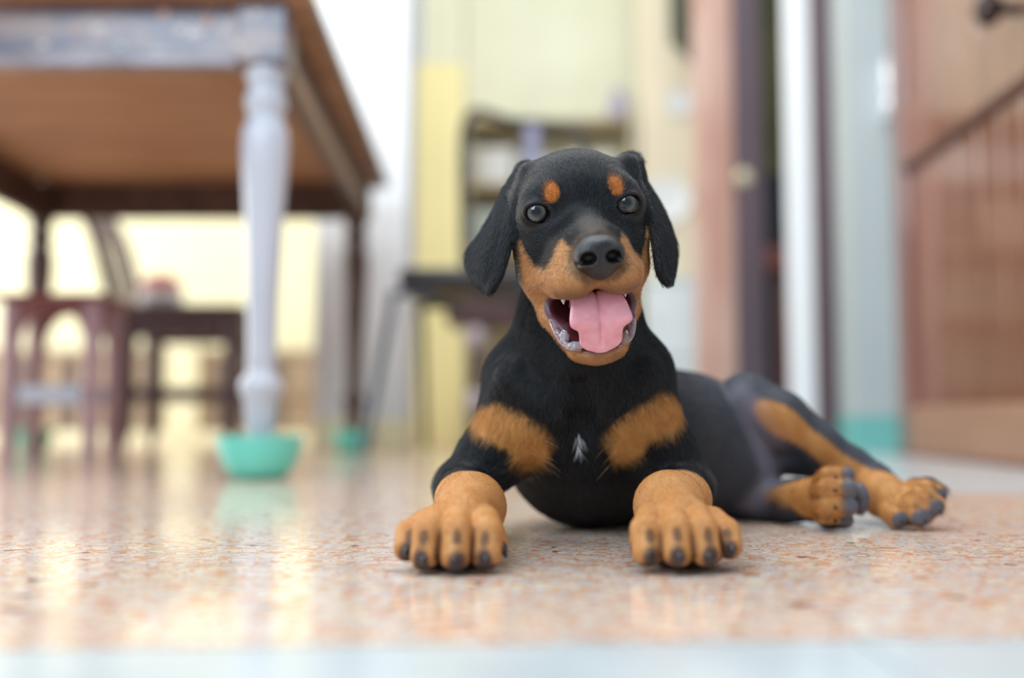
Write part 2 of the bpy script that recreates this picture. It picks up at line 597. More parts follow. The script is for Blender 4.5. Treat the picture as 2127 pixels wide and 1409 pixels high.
# bright latch plate on the frame
lt = thing('door_latch', tuple(P(1856, 182, 2.86)), 'bright white metal latch on the frame beside the brown door', 'latch')
M_CHROME = mat('bright metal', srgb(236, 240, 248), rough=.25, metal=.4, var=.05)
lb = MB(); lb.lathe([(.006, -.085), (.022, -.075), (.028, -.045), (.024, -.012), (.020, 0), (.026, .02), (.030, .05), (.022, .082), (.006, .09)], n=16)
lb.build('barrel', M_CHROME, lt, True)
lb = MB(); lb.box(-.012, .012, .005, .068, -.075, .08, .003)
lb.build('plate', M_CHROME, lt)

# ---------------------------------------------------------------- table with its bowls
TY0, TY1 = 1.69, 2.98
TXR0, TXR1 = X(541, 1.69), X(735, 2.98)
AB = Z(136, 1.66)          # underside of the apron
TT = AB + 0.128
M_TABLE = mat('worn wood with lavender sky reflection', srgb(100, 92, 106), rough=0.28, spec=0.6, scale=7, stretch=(1.2, 3, 3), col2=srgb(140, 120, 116), lo=.45, hi=.52, detail=6)  # lavender sky reflection put into the colour of the worn wood
M_TLEG = mat('wood with silvery reflected light', srgb(196, 198, 208), rough=0.25, spec=0.55, scale=9, stretch=(1, 1, .5), var=.10)  # silvery sky reflection put into the wood colour
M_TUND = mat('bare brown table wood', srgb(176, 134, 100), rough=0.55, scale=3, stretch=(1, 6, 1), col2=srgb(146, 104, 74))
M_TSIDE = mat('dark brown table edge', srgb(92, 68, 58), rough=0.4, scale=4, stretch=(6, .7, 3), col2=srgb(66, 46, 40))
M_BEADP = mat('pale apron edge', srgb(158, 150, 160), rough=.35, scale=14, stretch=(1, 3, 3), col2=srgb(120, 108, 112))  # paler mix along the lower edge of the apron
M_TEDGE = mat('dark table rim', srgb(66, 48, 42), rough=.4, scale=6, var=.2)
M_CHIP = mat('chipped pale paint', srgb(214, 206, 206), rough=.5, scale=40, var=.15)
TXL = TXR0 - 0.86
table = thing('dining_table', (TXR0 - .43, (TY0 + TY1) / 2, 0), 'old wooden table with turned legs and chipped apron coloured by sky reflection', 'table')
T_ = lambda o: under(o, table)
LEGX = [(TXR0, TY0), (TXR1, TY1), (TXL, TY0), (X(72, 2.98), TY1)]
prof = [(0.020, 0.012), (0.021, 0.07), (0.026, .105), (0.027, .125), (.0335, .138), (.035, .146), (.033, .156), (.0235, .166), (.0225, .178), (.024, .186), (.0225, .20), (.0255, .30),
        (.031, .42), (.0365, .50), (.038, .54), (.0365, .565), (.030, .576), (.0285, .585), (.030, .592), (.034, .606), (.0345, .616), (.029, .628), (.027, .636), (.0335, .648), (.035, .658), (.030, .668)]
kz = (AB + .005) / .668
for i, (lx, ly) in enumerate(LEGX):
    mb = MB()
    mb.lathe([(r, z * kz if z > .05 else z) for r, z in prof], lx, ly, 28)
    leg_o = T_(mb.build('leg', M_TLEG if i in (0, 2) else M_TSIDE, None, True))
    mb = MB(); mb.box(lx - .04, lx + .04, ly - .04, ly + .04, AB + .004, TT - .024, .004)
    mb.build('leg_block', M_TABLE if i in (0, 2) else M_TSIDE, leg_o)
def quadbox(name, a, b, th, z0, z1, m, bev=.003):
    """board standing on the line a-b"""
    a, b = Vector((*a, 0)), Vector((*b, 0))
    d = (b - a).normalized()
    M = Matrix.Translation(a) @ Matrix(((d.x, -d.y, 0, 0), (d.y, d.x, 0, 0), (0, 0, 1, 0), (0, 0, 0, 1)))
    mb = MB(); mb.box(0, (b - a).length, -th / 2, th / 2, z0, z1, bev, M)
    return T_(mb.build(name, m))
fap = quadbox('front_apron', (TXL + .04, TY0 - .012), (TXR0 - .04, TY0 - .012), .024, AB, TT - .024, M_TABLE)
fab = quadbox('apron_bead', (TXL + .04, TY0 - .028), (TXR0 - .04, TY0 - .028), .012, AB - .002, AB + .018, M_BEADP)
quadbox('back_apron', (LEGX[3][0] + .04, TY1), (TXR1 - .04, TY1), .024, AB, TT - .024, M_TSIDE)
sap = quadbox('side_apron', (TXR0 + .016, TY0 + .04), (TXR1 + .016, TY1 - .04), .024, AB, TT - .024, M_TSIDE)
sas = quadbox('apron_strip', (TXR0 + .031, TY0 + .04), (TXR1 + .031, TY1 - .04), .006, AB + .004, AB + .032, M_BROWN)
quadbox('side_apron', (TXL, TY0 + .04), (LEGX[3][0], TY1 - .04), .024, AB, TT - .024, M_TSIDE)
for ch_, pa_ in ((fab, fap), (sas, sap)):
    ch_.parent = pa_; ch_.matrix_parent_inverse = Matrix.Identity(4)
# top of boards, bare wood beneath
nb = 6
for i in range(nb):
    y0 = TY0 - .075 + (TY1 - TY0 + .15) * i / nb
    y1 = TY0 - .075 + (TY1 - TY0 + .15) * (i + 1) / nb
    f0, f1 = (y0 - TY0) / (TY1 - TY0), (y1 - TY0) / (TY1 - TY0)
    xr0, xr1 = TXR0 + (TXR1 - TXR0) * f0 + .075, TXR0 + (TXR1 - TXR0) * f1 + .075
    T_(slab('top_board', [(TXL - .06, y0 + .001), (xr0, y0 + .001), (xr1, y1 - .001), (TXL - .06, y1 - .001)], TT - .024, TT, M_TUND))
quadbox('edge_board', (TXR0 + .0775 - .003, TY0 - .07), (TXR1 + .0775 + .003, TY1 + .07), .005, TT - .0238, TT - .0005, M_TEDGE, .001)
# flakes where the paint is chipped
for cx, cy, w, h in ((205, 60, .022, .02), (160, 66, .014, .012), (340, 30, .02, .022), (405, 70, .03, .018), (375, 62, .02, .014), (430, 45, .018, .02), (500, 100, .012, .014), (540, 35, .012, .016), (90, 92, .016, .008), (250, 96, .02, .009), (330, 105, .03, .007)):
    p = P(cx, cy, TY0 - .0245)
    mb = MB()
    ang = [random.uniform(.7, 1.1) for _ in range(9)]
    mb.prism([(p[0] + w / 2 * ang[k] * math.cos(2 * math.pi * k / 9), p[2] + h / 2 * ang[k] * math.sin(2 * math.pi * k / 9)) for k in range(9)], TY0 - (.0255 if cx < 495 else .0415), TY0 - (.0235 if cx < 495 else .0395))
    T_(mb.build('paint_chip', M_CHIP if cx not in (340, 430, 160) else M_PINKW))

M_BOWL = mat('aqua glazed bowl', srgb(112, 214, 196), rough=.22, spec=.5, scale=6, var=.06)
M_BOWLG = mat('green plastic bowl', srgb(72, 176, 150), rough=.3, spec=.5, scale=6, var=.06)
for (lx, ly), r, h, mm, lab in ((LEGX[0], .069, .066, M_BOWL, 'aqua bowl under the near silvery table leg'),
                                (LEGX[1], .062, .060, M_BOWL, 'aqua bowl under the far right table leg beside the black chair'),
                                (LEGX[3], .052, .062, M_BOWLG, 'green bowl under the far left table leg at the picture edge')):
    mb = MB()
    mb.lathe([(.001, .004), (r * .50, .0), (r * .62, .003), (r * .80, h * .28), (r * .93, h * .62), (r * 1.0, h), (r * .965, h + .001), (r * .90, h * .64), (r * .76, h * .32), (r * .55, .011), (.001, .010)], lx, ly, 40, cap=False)
    o = mb.build('bowl', mm, None, True)
    me_ = o.data
    me_.transform(Matrix.Translation((-lx, -ly, 0)))
    o.location = (lx, ly, 0)
    tag(o, lab, 'bowl', 'bowls under the table legs')

# ---------------------------------------------------------------- furniture behind
M_CHAIRD = mat('dark chair wood', srgb(92, 70, 72), rough=.35, spec=.5, scale=6, stretch=(3, 3, .6), var=.2)
M_CHAIRR = mat('reddish chair wood', srgb(138, 78, 74), rough=.3, spec=.6, scale=6, stretch=(3, 3, .6), var=.2)
M_CHAIRP = mat('chair wood with pinkish sheen', srgb(176, 140, 146), rough=.3, spec=.6, scale=6, stretch=(3, 3, .6), var=.15)  # bright pinkish reflection on the stool legs put into their colour
ch = thing('dining_chair', (-1.0, 3.25, 0), 'dark wooden chair with a leaning spindle back standing behind the table', 'chair')
U = lambda o: under(o, ch)
SX0, SX1, SY0, SY1, SZ = -1.21, -0.79, 3.09, 3.40, 0.43
mb = MB(); mb.box(SX0 + .06, SX1, SY0, SY1, SZ - .035, SZ, .012); U(mb.build('seat', M_CHAIRD, None))
mb = MB(); mb.box(SX0, SX0 + .0595, SY0, SY1, SZ - .035, SZ, .01); U(mb.build('seat_rail', M_CHAIRD))
for yy in (SY0 + .02, SY1 - .02):
    mb = MB(); mb.box(SX0 + .10, SX1 - .065, yy - .012, yy + .012, SZ - .10, SZ - .036, .003); U(mb.build('apron', M_CHAIRD))
mb = MB(); mb.box(SX1 - .045, SX1 - .02, SY0 + .06, SY1 - .06, SZ - .10, SZ - .036, .003); U(mb.build('apron', M_CHAIRD))
lp = [(.006, 0), (.014, .03), (.024, .06), (.028, .12), (.030, .2), (.028, .26), (.032, .34), (.032, SZ - .036)]
for xx, yy in ((SX0 + .07, SY0 + .033), (SX1 - .033, SY0 + .033), (SX0 + .07, SY1 - .033), (SX1 - .033, SY1 - .033)):
    mb = MB(); mb.lathe(lp, xx, yy, 14); U(mb.build('leg', M_CHAIRD, None, True))
for yy in (SY0 + .033, SY1 - .033):
    mb = MB(); mb.box(SX0 + .10, SX1 - .065, yy - .012, yy + .012, .145, .185, .003); U(mb.build('stretcher', M_CHAIRD))
for i in range(6):
    yy = SY0 + .02 + (SY1 - SY0 - .04) * i / 5
    mb = MB(); r_ = .014 if i in (0, 5) else .007
    mb.tube([(SX0 + .03, yy, SZ - .005), (SX0 - .03, yy, SZ + .2), (SX0 - .16, yy, SZ + .47)], r_, 10); U(mb.build('back_post' if i in (0, 5) else 'spindle', M_CHAIRD, None, True))
mb = MB(); mb.box(SX0 - .19, SX0 - .15, SY0, SY1, SZ + .47, SZ + .54, .008); U(mb.build('top_rail', M_CHAIRD))

st = thing('low_stool', (-1.0, 2.34, 0), 'reddish wooden stool with an arched apron at the left picture edge', 'stool')
U2 = lambda o: under(o, st)
AX0, AX1, AY0, AY1, AZ = X(-2, 2.25), X(206, 2.25), 2.23, 2.39, .345
mb = MB(); mb.box(AX0 - .02, AX1 + .02, AY0 - .02, AY1 + .02, AZ, AZ + .012, .004); U2(mb.build('seat', M_CHAIRR))
for xx, yy in ((AX0 + .02, AY0 + .02), (AX1 - .018, AY0 + .02), (AX0 + .02, AY1 - .02), (AX1 - .018, AY1 - .02)):
    mb = MB(); mb.lathe([(.014, 0), (.017, .1), (.016, .2), (.02, .3), (.02, AZ)], xx, yy, 14); U2(mb.build('leg', M_CHAIRP, None, True))
for yy in (AY0 + .02, AY1 - .02):
    xa, xb = AX0 + .038, AX1 - .036
    arc = [(xa + (xb - xa) * t, AZ - .02 - .055 * (2 * t - 1) ** 4) for t in np.linspace(0, 1, 15)]
    mb = MB(); mb.prism([(xa, AZ - .001), (xb, AZ - .001)] + arc[::-1], yy - .009, yy + .009); U2(mb.build('arched_apron', M_CHAIRR))
    mb = MB(); mb.box(xa, xb, yy - .009, yy + .009, .125, .165, .003); U2(mb.build('stretcher', M_TLEG))  # stretcher gets the silvery colour for the light falling on it
# red and white bundle on the chair
bd = thing('cap', (X(328, 3.25), 3.25, SZ + .001), 'red and white rounded cap lying on the dark wooden chair', 'cap')
M_RED = mat('faded red cloth', srgb(196, 112, 108), rough=.7, scale=20, var=.12)
M_WCL = mat('white cloth', srgb(228, 224, 224), rough=.7, scale=20, var=.08)
mb = MB(); mb.lathe([(.058, 0), (.068, .012), (.068, .04), (.062, .055)], n=24); mb.build('band', M_WCL, bd, True)
mb = MB(); mb.lathe([(.063, .0552), (.06, .075), (.046, .095), (.026, .104), (.004, .106)], n=24); mb.build('crown', M_RED, bd, True)

# low slatted partition at the back left
pt = thing('slatted_partition', (-1.5, 4.35, 0), 'low brown slatted partition with cream posts under the far wall', 'partition')
U3 = lambda o: under(o, pt)
PYZ = 4.35
z0, z1 = Z(897, PYZ), Z(742, PYZ)
for a in range(-200, 660, 36):
    if 340 < a + 18 < 412: continue
    U3(pxbox('slat', a, a + 33, PYZ, .03, z0, z1, M_BROWN if (a // 36) % 3 else M_BROWND, bev=.003))
U3(pxbox('top_rail', -200, 655, PYZ - .012, .055, z1, z1 + .03, M_BROWN))
U3(pxbox('middle_rail', -200, 655, PYZ - .018, .016, (z0 + z1) / 2 - .012, (z0 + z1) / 2 + .012, M_BROWN))
U3(pxbox('plinth', -210, 660, PYZ - .03, .09, 0, z0, M_PALEYEL))
U3(pxbox('post', 345, 408, PYZ - .04, .09, z0, Z(690, PYZ), M_PALEYEL))

# shelf unit with boxes behind the black chair
bk = thing('bookshelf', (X(1110, 4.4), 4.4, 0), 'pale shelf unit with brown boards behind the black chair', 'shelf')
U4 = lambda o: under(o, bk)
M_SHB = mat('shelf boards', srgb(172, 154, 118), rough=.6, scale=5, var=.15)
M_SHP = mat('shelf side', srgb(222, 216, 188), rough=.6, scale=5, var=.08)
for py in (250, 384, 520, 660, 800):
    U4(pxbox('shelf_board', 972, 1318, 4.36, .26, Z(py, 4.36) - .012, Z(py, 4.36) + .012, M_SHB))
U4(pxbox('side_panel', 964, 971, 4.36, .26, 0, Z(236, 4.36), M_SHP)); U4(pxbox('side_panel', 1319, 1326, 4.36, .26, 0, Z(236, 4.36), M_SHP))
U4(pxbox('back_panel', 972, 1318, 4.63, .01, 0, Z(238, 4.36), M_SHP))
bcol = [(206, 206, 206), (190, 190, 186), (220, 214, 200), (176, 186, 184), (196, 180, 150), (210, 214, 220)]
blab = {(0, 0): 'white carton, left on the upper visible shelf behind the chair', (0, 1): 'grey carton, middle of the upper visible shelf behind the chair', (0, 2): 'cream carton, right on the upper visible shelf above the puppy',
        (1, 0): 'grey-green carton left on the second shelf beside the yellow pillar', (1, 1): 'tan carton on the second shelf behind the puppy\'s ear', (2, 0): 'pale blue carton on the third shelf above the black chair seat'}
for k, (row, a, b, hh) in enumerate(((0, 982, 1066, .15), (0, 1075, 1160, .11), (0, 1180, 1280, .13), (1, 978, 1060, .16), (1, 1070, 1200, .18), (2, 980, 1060, .12))):
    zb_ = Z((384, 520, 660)[row], 4.36) + .0125
    mb = MB(); mb.box(X(a, 4.40), X(b, 4.40), 4.40, 4.58, zb_, zb_ + hh, .004)
    key = [(0, 0), (0, 1), (0, 2), (1, 0), (1, 1), (2, 0)][k]
    cm_ = mat('carton %d' % k, srgb(*bcol[k]), rough=.6, scale=8, var=.06)
    ct = thing('carton', ((X(a, 4.40) + X(b, 4.40)) / 2, 4.49, zb_), blab[key], 'box', 'cartons on the shelf unit')
    under(mb.build('body', cm_), ct)
    mb = MB(); mb.box(X(a, 4.40) - .003, X(b, 4.40) + .003, 4.397, 4.583, zb_ + hh * .78, zb_ + hh + .003, .002)
    under(mb.build('lid', cm_), ct)
# jar on top of the shelf
jr = thing('vase', tuple(P(1284, 240, 4.45)[:2]) + (Z(250, 4.36) + .0135,), 'purple-white slim vase on top of the shelf unit', 'vase')
mb = MB(); mb.lathe([(.03, 0), (.045, .02), (.05, .06), (.036, .10), (.022, .13), (.026, .15)], n=20); mb.build('body', mat('mauve glaze', srgb(176, 164, 186), rough=.3, scale=8, var=.2), jr, True)
# pale round things hanging on the beige wall
for px, py, r, lab in ((1408, 212, .055, 'small round white plate hanging high on the beige wall'), (1384, 415, .10, 'larger round white plate hanging on the beige wall beside the ear')):
    p = P(px, py, 4.38)
    mb = MB(); mb.lathe([(.001, 0), (r * .6, .0), (r, .014), (r, .018), (r * .62, .006), (.001, .006)], n=28, M=Matrix.Rotation(math.pi / 2, 4, 'X'), cap=False)
    o = mb.build('plate', mat('plate glaze', srgb(240, 240, 236), rough=.3, scale=6, var=.04), None, True)
    o.location = (p[0], 4.398, p[2]); tag(o, lab, 'plate', 'plates on the beige wall')
M_CAB = mat('white cabinet paint', srgb(222, 228, 228), rough=.45, scale=4, var=.05)
cx0, cx1, cz1 = X(1346, 4.2), X(1450, 4.2), Z(575, 4.2)
wcab = thing('low_cabinet', ((cx0 + cx1) / 2, 4.29, 0), 'white low cabinet in front of the beige wall', 'cabinet')
mb = MB(); mb.box(cx0, cx1, 4.2, 4.38, .03, cz1 - .02, .004); under(mb.build('body', M_CAB), wcab)
mb = MB(); mb.box(cx0 + .01, cx1 - .01, 4.21, 4.37, 0, .03); under(mb.build('plinth', M_CAB), wcab)
mb = MB(); mb.box(cx0 - .006, cx1 + .006, 4.185, 4.385, cz1 - .0195, cz1, .004); under(mb.build('top', M_CAB), wcab)
for z0_, z1_ in ((.04, cz1 * .5 - .004), (cz1 * .5 + .004, cz1 - .03)):
    mb = MB(); mb.box(cx0 + .008, cx1 - .008, 4.184, 4.1995, z0_, z1_, .004); cdo = under(mb.build('door', M_CAB), wcab)
    mb = MB(); mb.box(cx0 + .02, cx0 + .032, 4.17, 4.184, (z0_ + z1_) / 2 - .04, (z0_ + z1_) / 2 + .04, .003); mb.build('handle', M_CHROME, cdo)
# curtain
cu = MB()
cpts = []
for i in range(25):
    t = i / 24
    cpts.append((X(1400, 4.1) + t * (X(1452, 4.1) - X(1400, 4.1)), 4.1 + .018 * math.sin(t * 19)))
va = [cu.bm.verts.new((x, y, Z(140, 4.1) + .10 * (1 - i / 24))) for i, (x, y) in enumerate(cpts)]
vb = [cu.bm.verts.new((x, y, 2.6)) for x, y in cpts]
for i in range(24): cu.bm.faces.new((va[i], va[i + 1], vb[i + 1], vb[i]))
bmesh.ops.solidify(cu.bm, geom=cu.bm.faces[:], thickness=.004)
cuo = cu.build('curtain', mat('grey green curtain', srgb(150, 152, 132), rough=.8, scale=8, var=.2), None, True)
tag(cuo, 'grey-green gathered curtain hanging above the open door', 'curtain')

# black metal chair
bc = thing('metal_chair', (X(960, 2.75), 2.75, 0), 'black chair with bent metal legs and curved back behind the puppy', 'chair')
U5 = lambda o: under(o, bc)
M_BLK = mat('black padding', srgb(38, 36, 40), rough=.45, scale=12, var=.2)
M_TUBE = mat('dark grey metal tube', srgb(74, 82, 92), rough=.25, metal=.5, scale=8, var=.15)
M_TUBEG = mat('dark green metal tube', srgb(64, 84, 72), rough=.3, metal=.3, scale=8, var=.15)
bx0, bx1, by0, by1, bz = X(822, 2.62), X(1180, 2.62), 2.62, 3.0, Z(572, 2.62)
mb = MB(); mb.box(bx0, bx1, by0, by1, bz - .03, bz + .022, .02); U5(mb.build('seat', M_BLK, None, True))
for a, b, m_ in (((bx0 - .005, by0 + .02), (X(757, 2.58), 2.58), M_TUBE), ((bx1 - .03, by0 + .02), (bx1 + .03, 2.60), M_TUBE), ((bx0 + .03, by1 - .02), (X(884, 3.02), 3.02), M_TUBEG), ((bx1 - .03, by1 - .02), (bx1 + .03, 3.04), M_TUBEG)):
    q = spline([(a[0] + .10 * (1 if a[0] < b[0] or False else 1) * (1 if a[0] < X(1000, 2.7) else -1), a[1], bz - .038), (a[0], a[1], bz - .045), ((a[0] * .8 + b[0] * .2), a[1], bz - .10), (b[0], b[1], .012)], 16)
    mb = MB(); mb.tube(q, .0105, 10); U5(mb.build('leg', m_, None, True))
q = spline([(X(968, 2.98), 2.99, bz - .02), (X(962, 3.0), 3.02, bz + .2), (X(968, 3.04), 3.04, Z(246, 3.04)), (X(1060, 3.05), 3.05, Z(252, 3.05)), (X(1150, 3.05), 3.04, Z(264, 3.05)), (X(1212, 3.04), 3.03, Z(292, 3.04)), (X(1232, 3.02), 3.0, bz + .16), (X(1225, 3.0), 2.985, bz - .02)], 40)
mb = MB(); mb.tube(q, .013, 12); U5(mb.build('back_frame', M_BLK, None, True))
mb = MB(); mb.box(X(1090, 3.04), X(1122, 3.04), 3.03, 3.045, bz + .02, Z(262, 3.04), .003); U5(mb.build('back_slat', mat('metal with lavender reflection', srgb(150, 148, 172), rough=.25, metal=.4, scale=6, var=.1)))  # lavender reflection on the upright put into its colour
# turned stool in the shade behind it
tsx = thing('turned_stool', (X(1050, 3.35), 3.35, 0), 'dark wooden stool with turned legs behind the black chair', 'stool')
U6 = lambda o: under(o, tsx)
mb = MB(); mb.box(X(925, 3.3), X(1160, 3.3), 3.28, 3.58, Z(672, 3.3), Z(610, 3.3), .012); U6(mb.build('seat', M_CHAIRD, None, True))
zl = Z(672, 3.3)
M_KNOB = mat('pale turned knob', srgb(196, 184, 190), rough=.3, spec=.6, scale=8, var=.12)
for xx, yy in ((X(986, 3.32), 3.32), (X(1130, 3.32), 3.32), (X(990, 3.54), 3.54), (X(1130, 3.54), 3.54)):
    mb = MB(); mb.lathe([(.016, 0), (.022, .05), (.018, .075), (.018, .18), (.022, .22), (.018, .25), (.020, zl)], xx, yy, 16); lg = U6(mb.build('leg', M_CHAIRD, None, True))
    for zc in (Z(838, 3.32), Z(700, 3.32)):
        mb = MB(); mb.lathe([(.019, zc - .04), (.032, zc - .02), (.036, zc), (.032, zc + .02), (.019, zc + .04)], xx, yy, 16)
        mb.build('turned_knob', M_KNOB, lg, True)

# ---------------------------------------------------------------- the puppy
EYE0 = P(1211, 435, 0.757)
_f0 = np.array([0, 0, CAM_H]) - EYE0
_f0 /= np.linalg.norm(_f0)
_r0 = np.cross([0, 0, 1.0], _f0)
_r0 /= np.linalg.norm(_r0)
_u0 = np.cross(_f0, _r0)
YAW, ROLL = math.radians(8), math.radians(5)
HF = math.cos(YAW) * _f0 + math.sin(YAW) * _r0
_r1 = math.cos(YAW) * _r0 - math.sin(YAW) * _f0
HR = math.cos(ROLL) * _r1 + math.sin(ROLL) * _u0
HU = math.cos(ROLL) * _u0 - math.sin(ROLL) * _r1
HAX = np.array([HR, HF, HU])


def H(r, f, u):
    """point of the head: right, forward, up from the middle between the eyes, in centimetres"""
    return EYE0 + (r * HR + f * HF + u * HU) / 100.0


def to_head(p):
    return (p - EYE0) @ HAX.T * 100.0


xs = np.arange(-0.092, 0.395, 0.0012)
ys = np.concatenate([np.arange(0.628, 0.90, 0.0012), np.arange(0.90, 1.235, 0.0023)])
zs = np.arange(-0.0042, 0.312, 0.0012)
D = Field(xs, ys, zs)


def hell(c, rad, k=0.8, op='add', fld=None, tilt=0.0):
    A = HAX
    if tilt:  # pitch about the head's right axis
        cs, sn = math.cos(math.radians(tilt)), math.sin(math.radians(tilt))
        A = np.array([HR, cs * HF + sn * HU, cs * HU - sn * HF])
    (fld or D).ell(H(*c), np.array(rad) / 100, A, k / 100, op)


def hcone(a, ra, b, rb, k=0.8, op='add', fld=None):
    (fld or D).cone(H(*a), ra / 100, H(*b), rb / 100, k / 100, op)


# --- trunk
CHEST = P(1205, 915, 0.935)
D.ell(CHEST, (0.066, 0.085, 0.068), k=0.02)
D.chain([(P(1235, 925, 0.96), 0.068), (P(1330, 925, 1.0), 0.069), (P(1420, 932, 1.05), 0.068), (P(1490, 938, 1.13), 0.057)], k=0.03)
D.ell(P(1508, 978, 1.03), (0.052, 0.05, 0.046), k=0.02)
# breast and neck
D.chain([(P(1200, 560, 0.855), 0.042), (P(1203, 690, 0.862), 0.048), (P(1203, 780, 0.872), 0.056), (P(1204, 880, 0.905), 0.058)], k=0.02)
D.ell(P(1203, 890, 0.872), (0.045, 0.03, 0.042), k=0.02)
for s, pts in ((-1, [(1088, 785), (1094, 850), (1030, 940), (962, 1014)]), (1, [(1316, 778), (1308, 845), (1372, 940), (1422, 1014)])):
    D.cone(P(*pts[0], 0.872), 0.0325, P(*pts[1], 0.868), 0.035, k=0.018)
    D.cone(P(*pts[1], 0.868), 0.035, P(*pts[2], 0.868), 0.026, k=0.016)
    D.cone(P(*pts[2], 0.868), 0.026, P(*pts[3], 0.868), 0.0215, k=0.014)
# breast muscles meeting in the middle
D.cone(P(1105, 885, 0.852), 0.022, P(1170, 925, 0.852), 0.016, k=0.014)
D.cone(P(1300, 880, 0.852), 0.022, P(1240, 920, 0.852), 0.016, k=0.014)
# loose skin running from neck to shoulder
D.cone(P(1072, 785, 0.842), 0.018, P(1160, 858, 0.832), 0.011, k=0.009)
D.cone(P(1326, 776, 0.842), 0.018, P(1248, 852, 0.832), 0.011, k=0.009)
D.cone(P(1203, 800, 0.815), 0.004, P(1204, 870, 0.822), 0.005, k=0.014, op='sub')
D.cone(P(1204, 870, 0.822), 0.005, P(1205, 960, 0.832), 0.003, k=0.014, op='sub')

# --- front legs
D.chain([(P(962, 1014, 0.868), 0.0215), (P(965, 1040, 0.80), 0.0205), (P(978, 1054, 0.745), 0.0225), (P(955, 1085, 0.702), 0.0185)], k=0.010)
D.chain([(P(1422, 1014, 0.868), 0.0215), (P(1415, 1038, 0.80), 0.0205), (P(1390, 1051, 0.745), 0.0225), (P(1412, 1082, 0.702), 0.0185)], k=0.010)
D.ell(P(948, 1096, 0.706), (0.028, 0.016, 0.013), k=0.008)
D.ell(P(1420, 1093, 0.708), (0.028, 0.016, 0.013), k=0.008)
D.ell(P(940, 1150, 0.692), (0.025, 0.02, 0.012), k=0.006)
D.ell(P(1425, 1145, 0.694), (0.025, 0.02, 0.012), k=0.006)
FRONT_TOES = [
    [(884, 1085, .703, .0088), (852, 1108, .680, .0086), (845, 1139, .671, .0084)],
    [(908, 1077, .700, .0095), (888, 1104, .668, .0088), (881, 1156, .659, .0087)],
    [(953, 1075, .700, .0095), (949, 1102, .664, .0092), (945, 1157, .655, .0091)],
    [(1006, 1080, .701, .0100), (1012, 1107, .670, .0098), (1010, 1154, .662, .0094)],
    [(1352, 1074, .703, .0100), (1343, 1102, .672, .0099), (1344, 1146, .664, .0095)],
    [(1398, 1070, .700, .0095), (1404, 1097, .665, .0090), (1407, 1149, .656, .0089)],
    [(1444, 1072, .700, .0095), (1460, 1099, .667, .0089), (1467, 1149, .659, .0087)],
    [(1480, 1080, .704, .0088), (1507, 1105, .682, .0087), (1515, 1135, .673, .0083)]]
HIND_TOES = [
    [(1842, 1056, .945, .0095), (1852, 1064, .930, .0095), (1864, 1076, .917, .0088)],
    [(1866, 1040, .940, .0098), (1890, 1053, .920, .0100), (1910, 1071, .908, .0096)],
    [(1884, 1026, .940, .0095), (1915, 1034, .922, .0098), (1939, 1051, .912, .0093)],
    [(1898, 1013, .946, .0085), (1928, 1013, .934, .0085), (1949, 1024, .925, .0078)],
    [(1704, 1003, .934, .0080), (1720, 990, .913, .0076), (1758, 987, .909, .0074)],
    [(1699, 1022, .930, .0085), (1716, 1016, .903, .0081), (1763, 1016, .900, .0080)],
    [(1699, 1048, .930, .0085), (1716, 1052, .903, .0081), (1763, 1053, .900, .0080)],
    [(1704, 1066, .934, .0080), (1720, 1079, .913, .0076), (1756, 1081, .909, .0072)]]

# --- hind legs
D.chain([(P(1500, 935, 1.13), 0.050), (P(1545, 875, 1.07), 0.033), (P(1552, 838, 1.025), 0.0275)], k=0.008)
D.chain([(P(1552, 836, 1.02), 0.0275), (P(1618, 872, 1.005), 0.0265), (P(1700, 928, 1.0), 0.0205), (P(1765, 973, 0.998), 0.019),
         (P(1812, 1005, 0.99), 0.0185), (P(1832, 1027, 0.962), 0.0185), (P(1862, 1046, 0.943), 0.0185)], k=0.008)
D.chain([(P(1575, 905, 1.05), 0.030), (P(1650, 940, 1.02), 0.020), (P(1735, 975, 1.0), 0.014)], k=0.010)
D.chain([(P(1530, 1040, 1.03), 0.024), (P(1600, 1043, 1.0), 0.0195), (P(1650, 1040, 0.975), 0.0185), (P(1695, 1038, 0.952), 0.018),
         (P(1712, 1036, 0.942), 0.0175)], k=0.008)
D.ell(P(1784, 1036, 0.926), (0.009, 0.012, 0.0145), k=0.005)
D.ell(P(1890, 1068, 0.936), (0.020, 0.014, 0.010), k=0.006)
D.cone(P(1022, 1100, .716), .008, P(1040, 1128, .702), .0052, k=.005)
D.cone(P(1340, 1094, .716), .008, P(1323, 1120, .702), .0052, k=.005)
T = Field(D.ax[0], D.ax[1], D.ax[2][:128])
for toes in (FRONT_TOES, HIND_TOES):
    for t in toes:
        T.chain([(P(a, b, c), r) for a, b, c, r in t], k=0.003)
Dlow = D.F[:, :, :128]
for s in range(0, Dlow.shape[0], 60):
    A, d = Dlow[s:s + 60], T.F[s:s + 60]
    k = 0.0022
    h = np.clip(0.5 + 0.5 * (A - d) / k, 0, 1)
    A[...] = A * (1 - h) + d * h - k * h * (1 - h)
del T

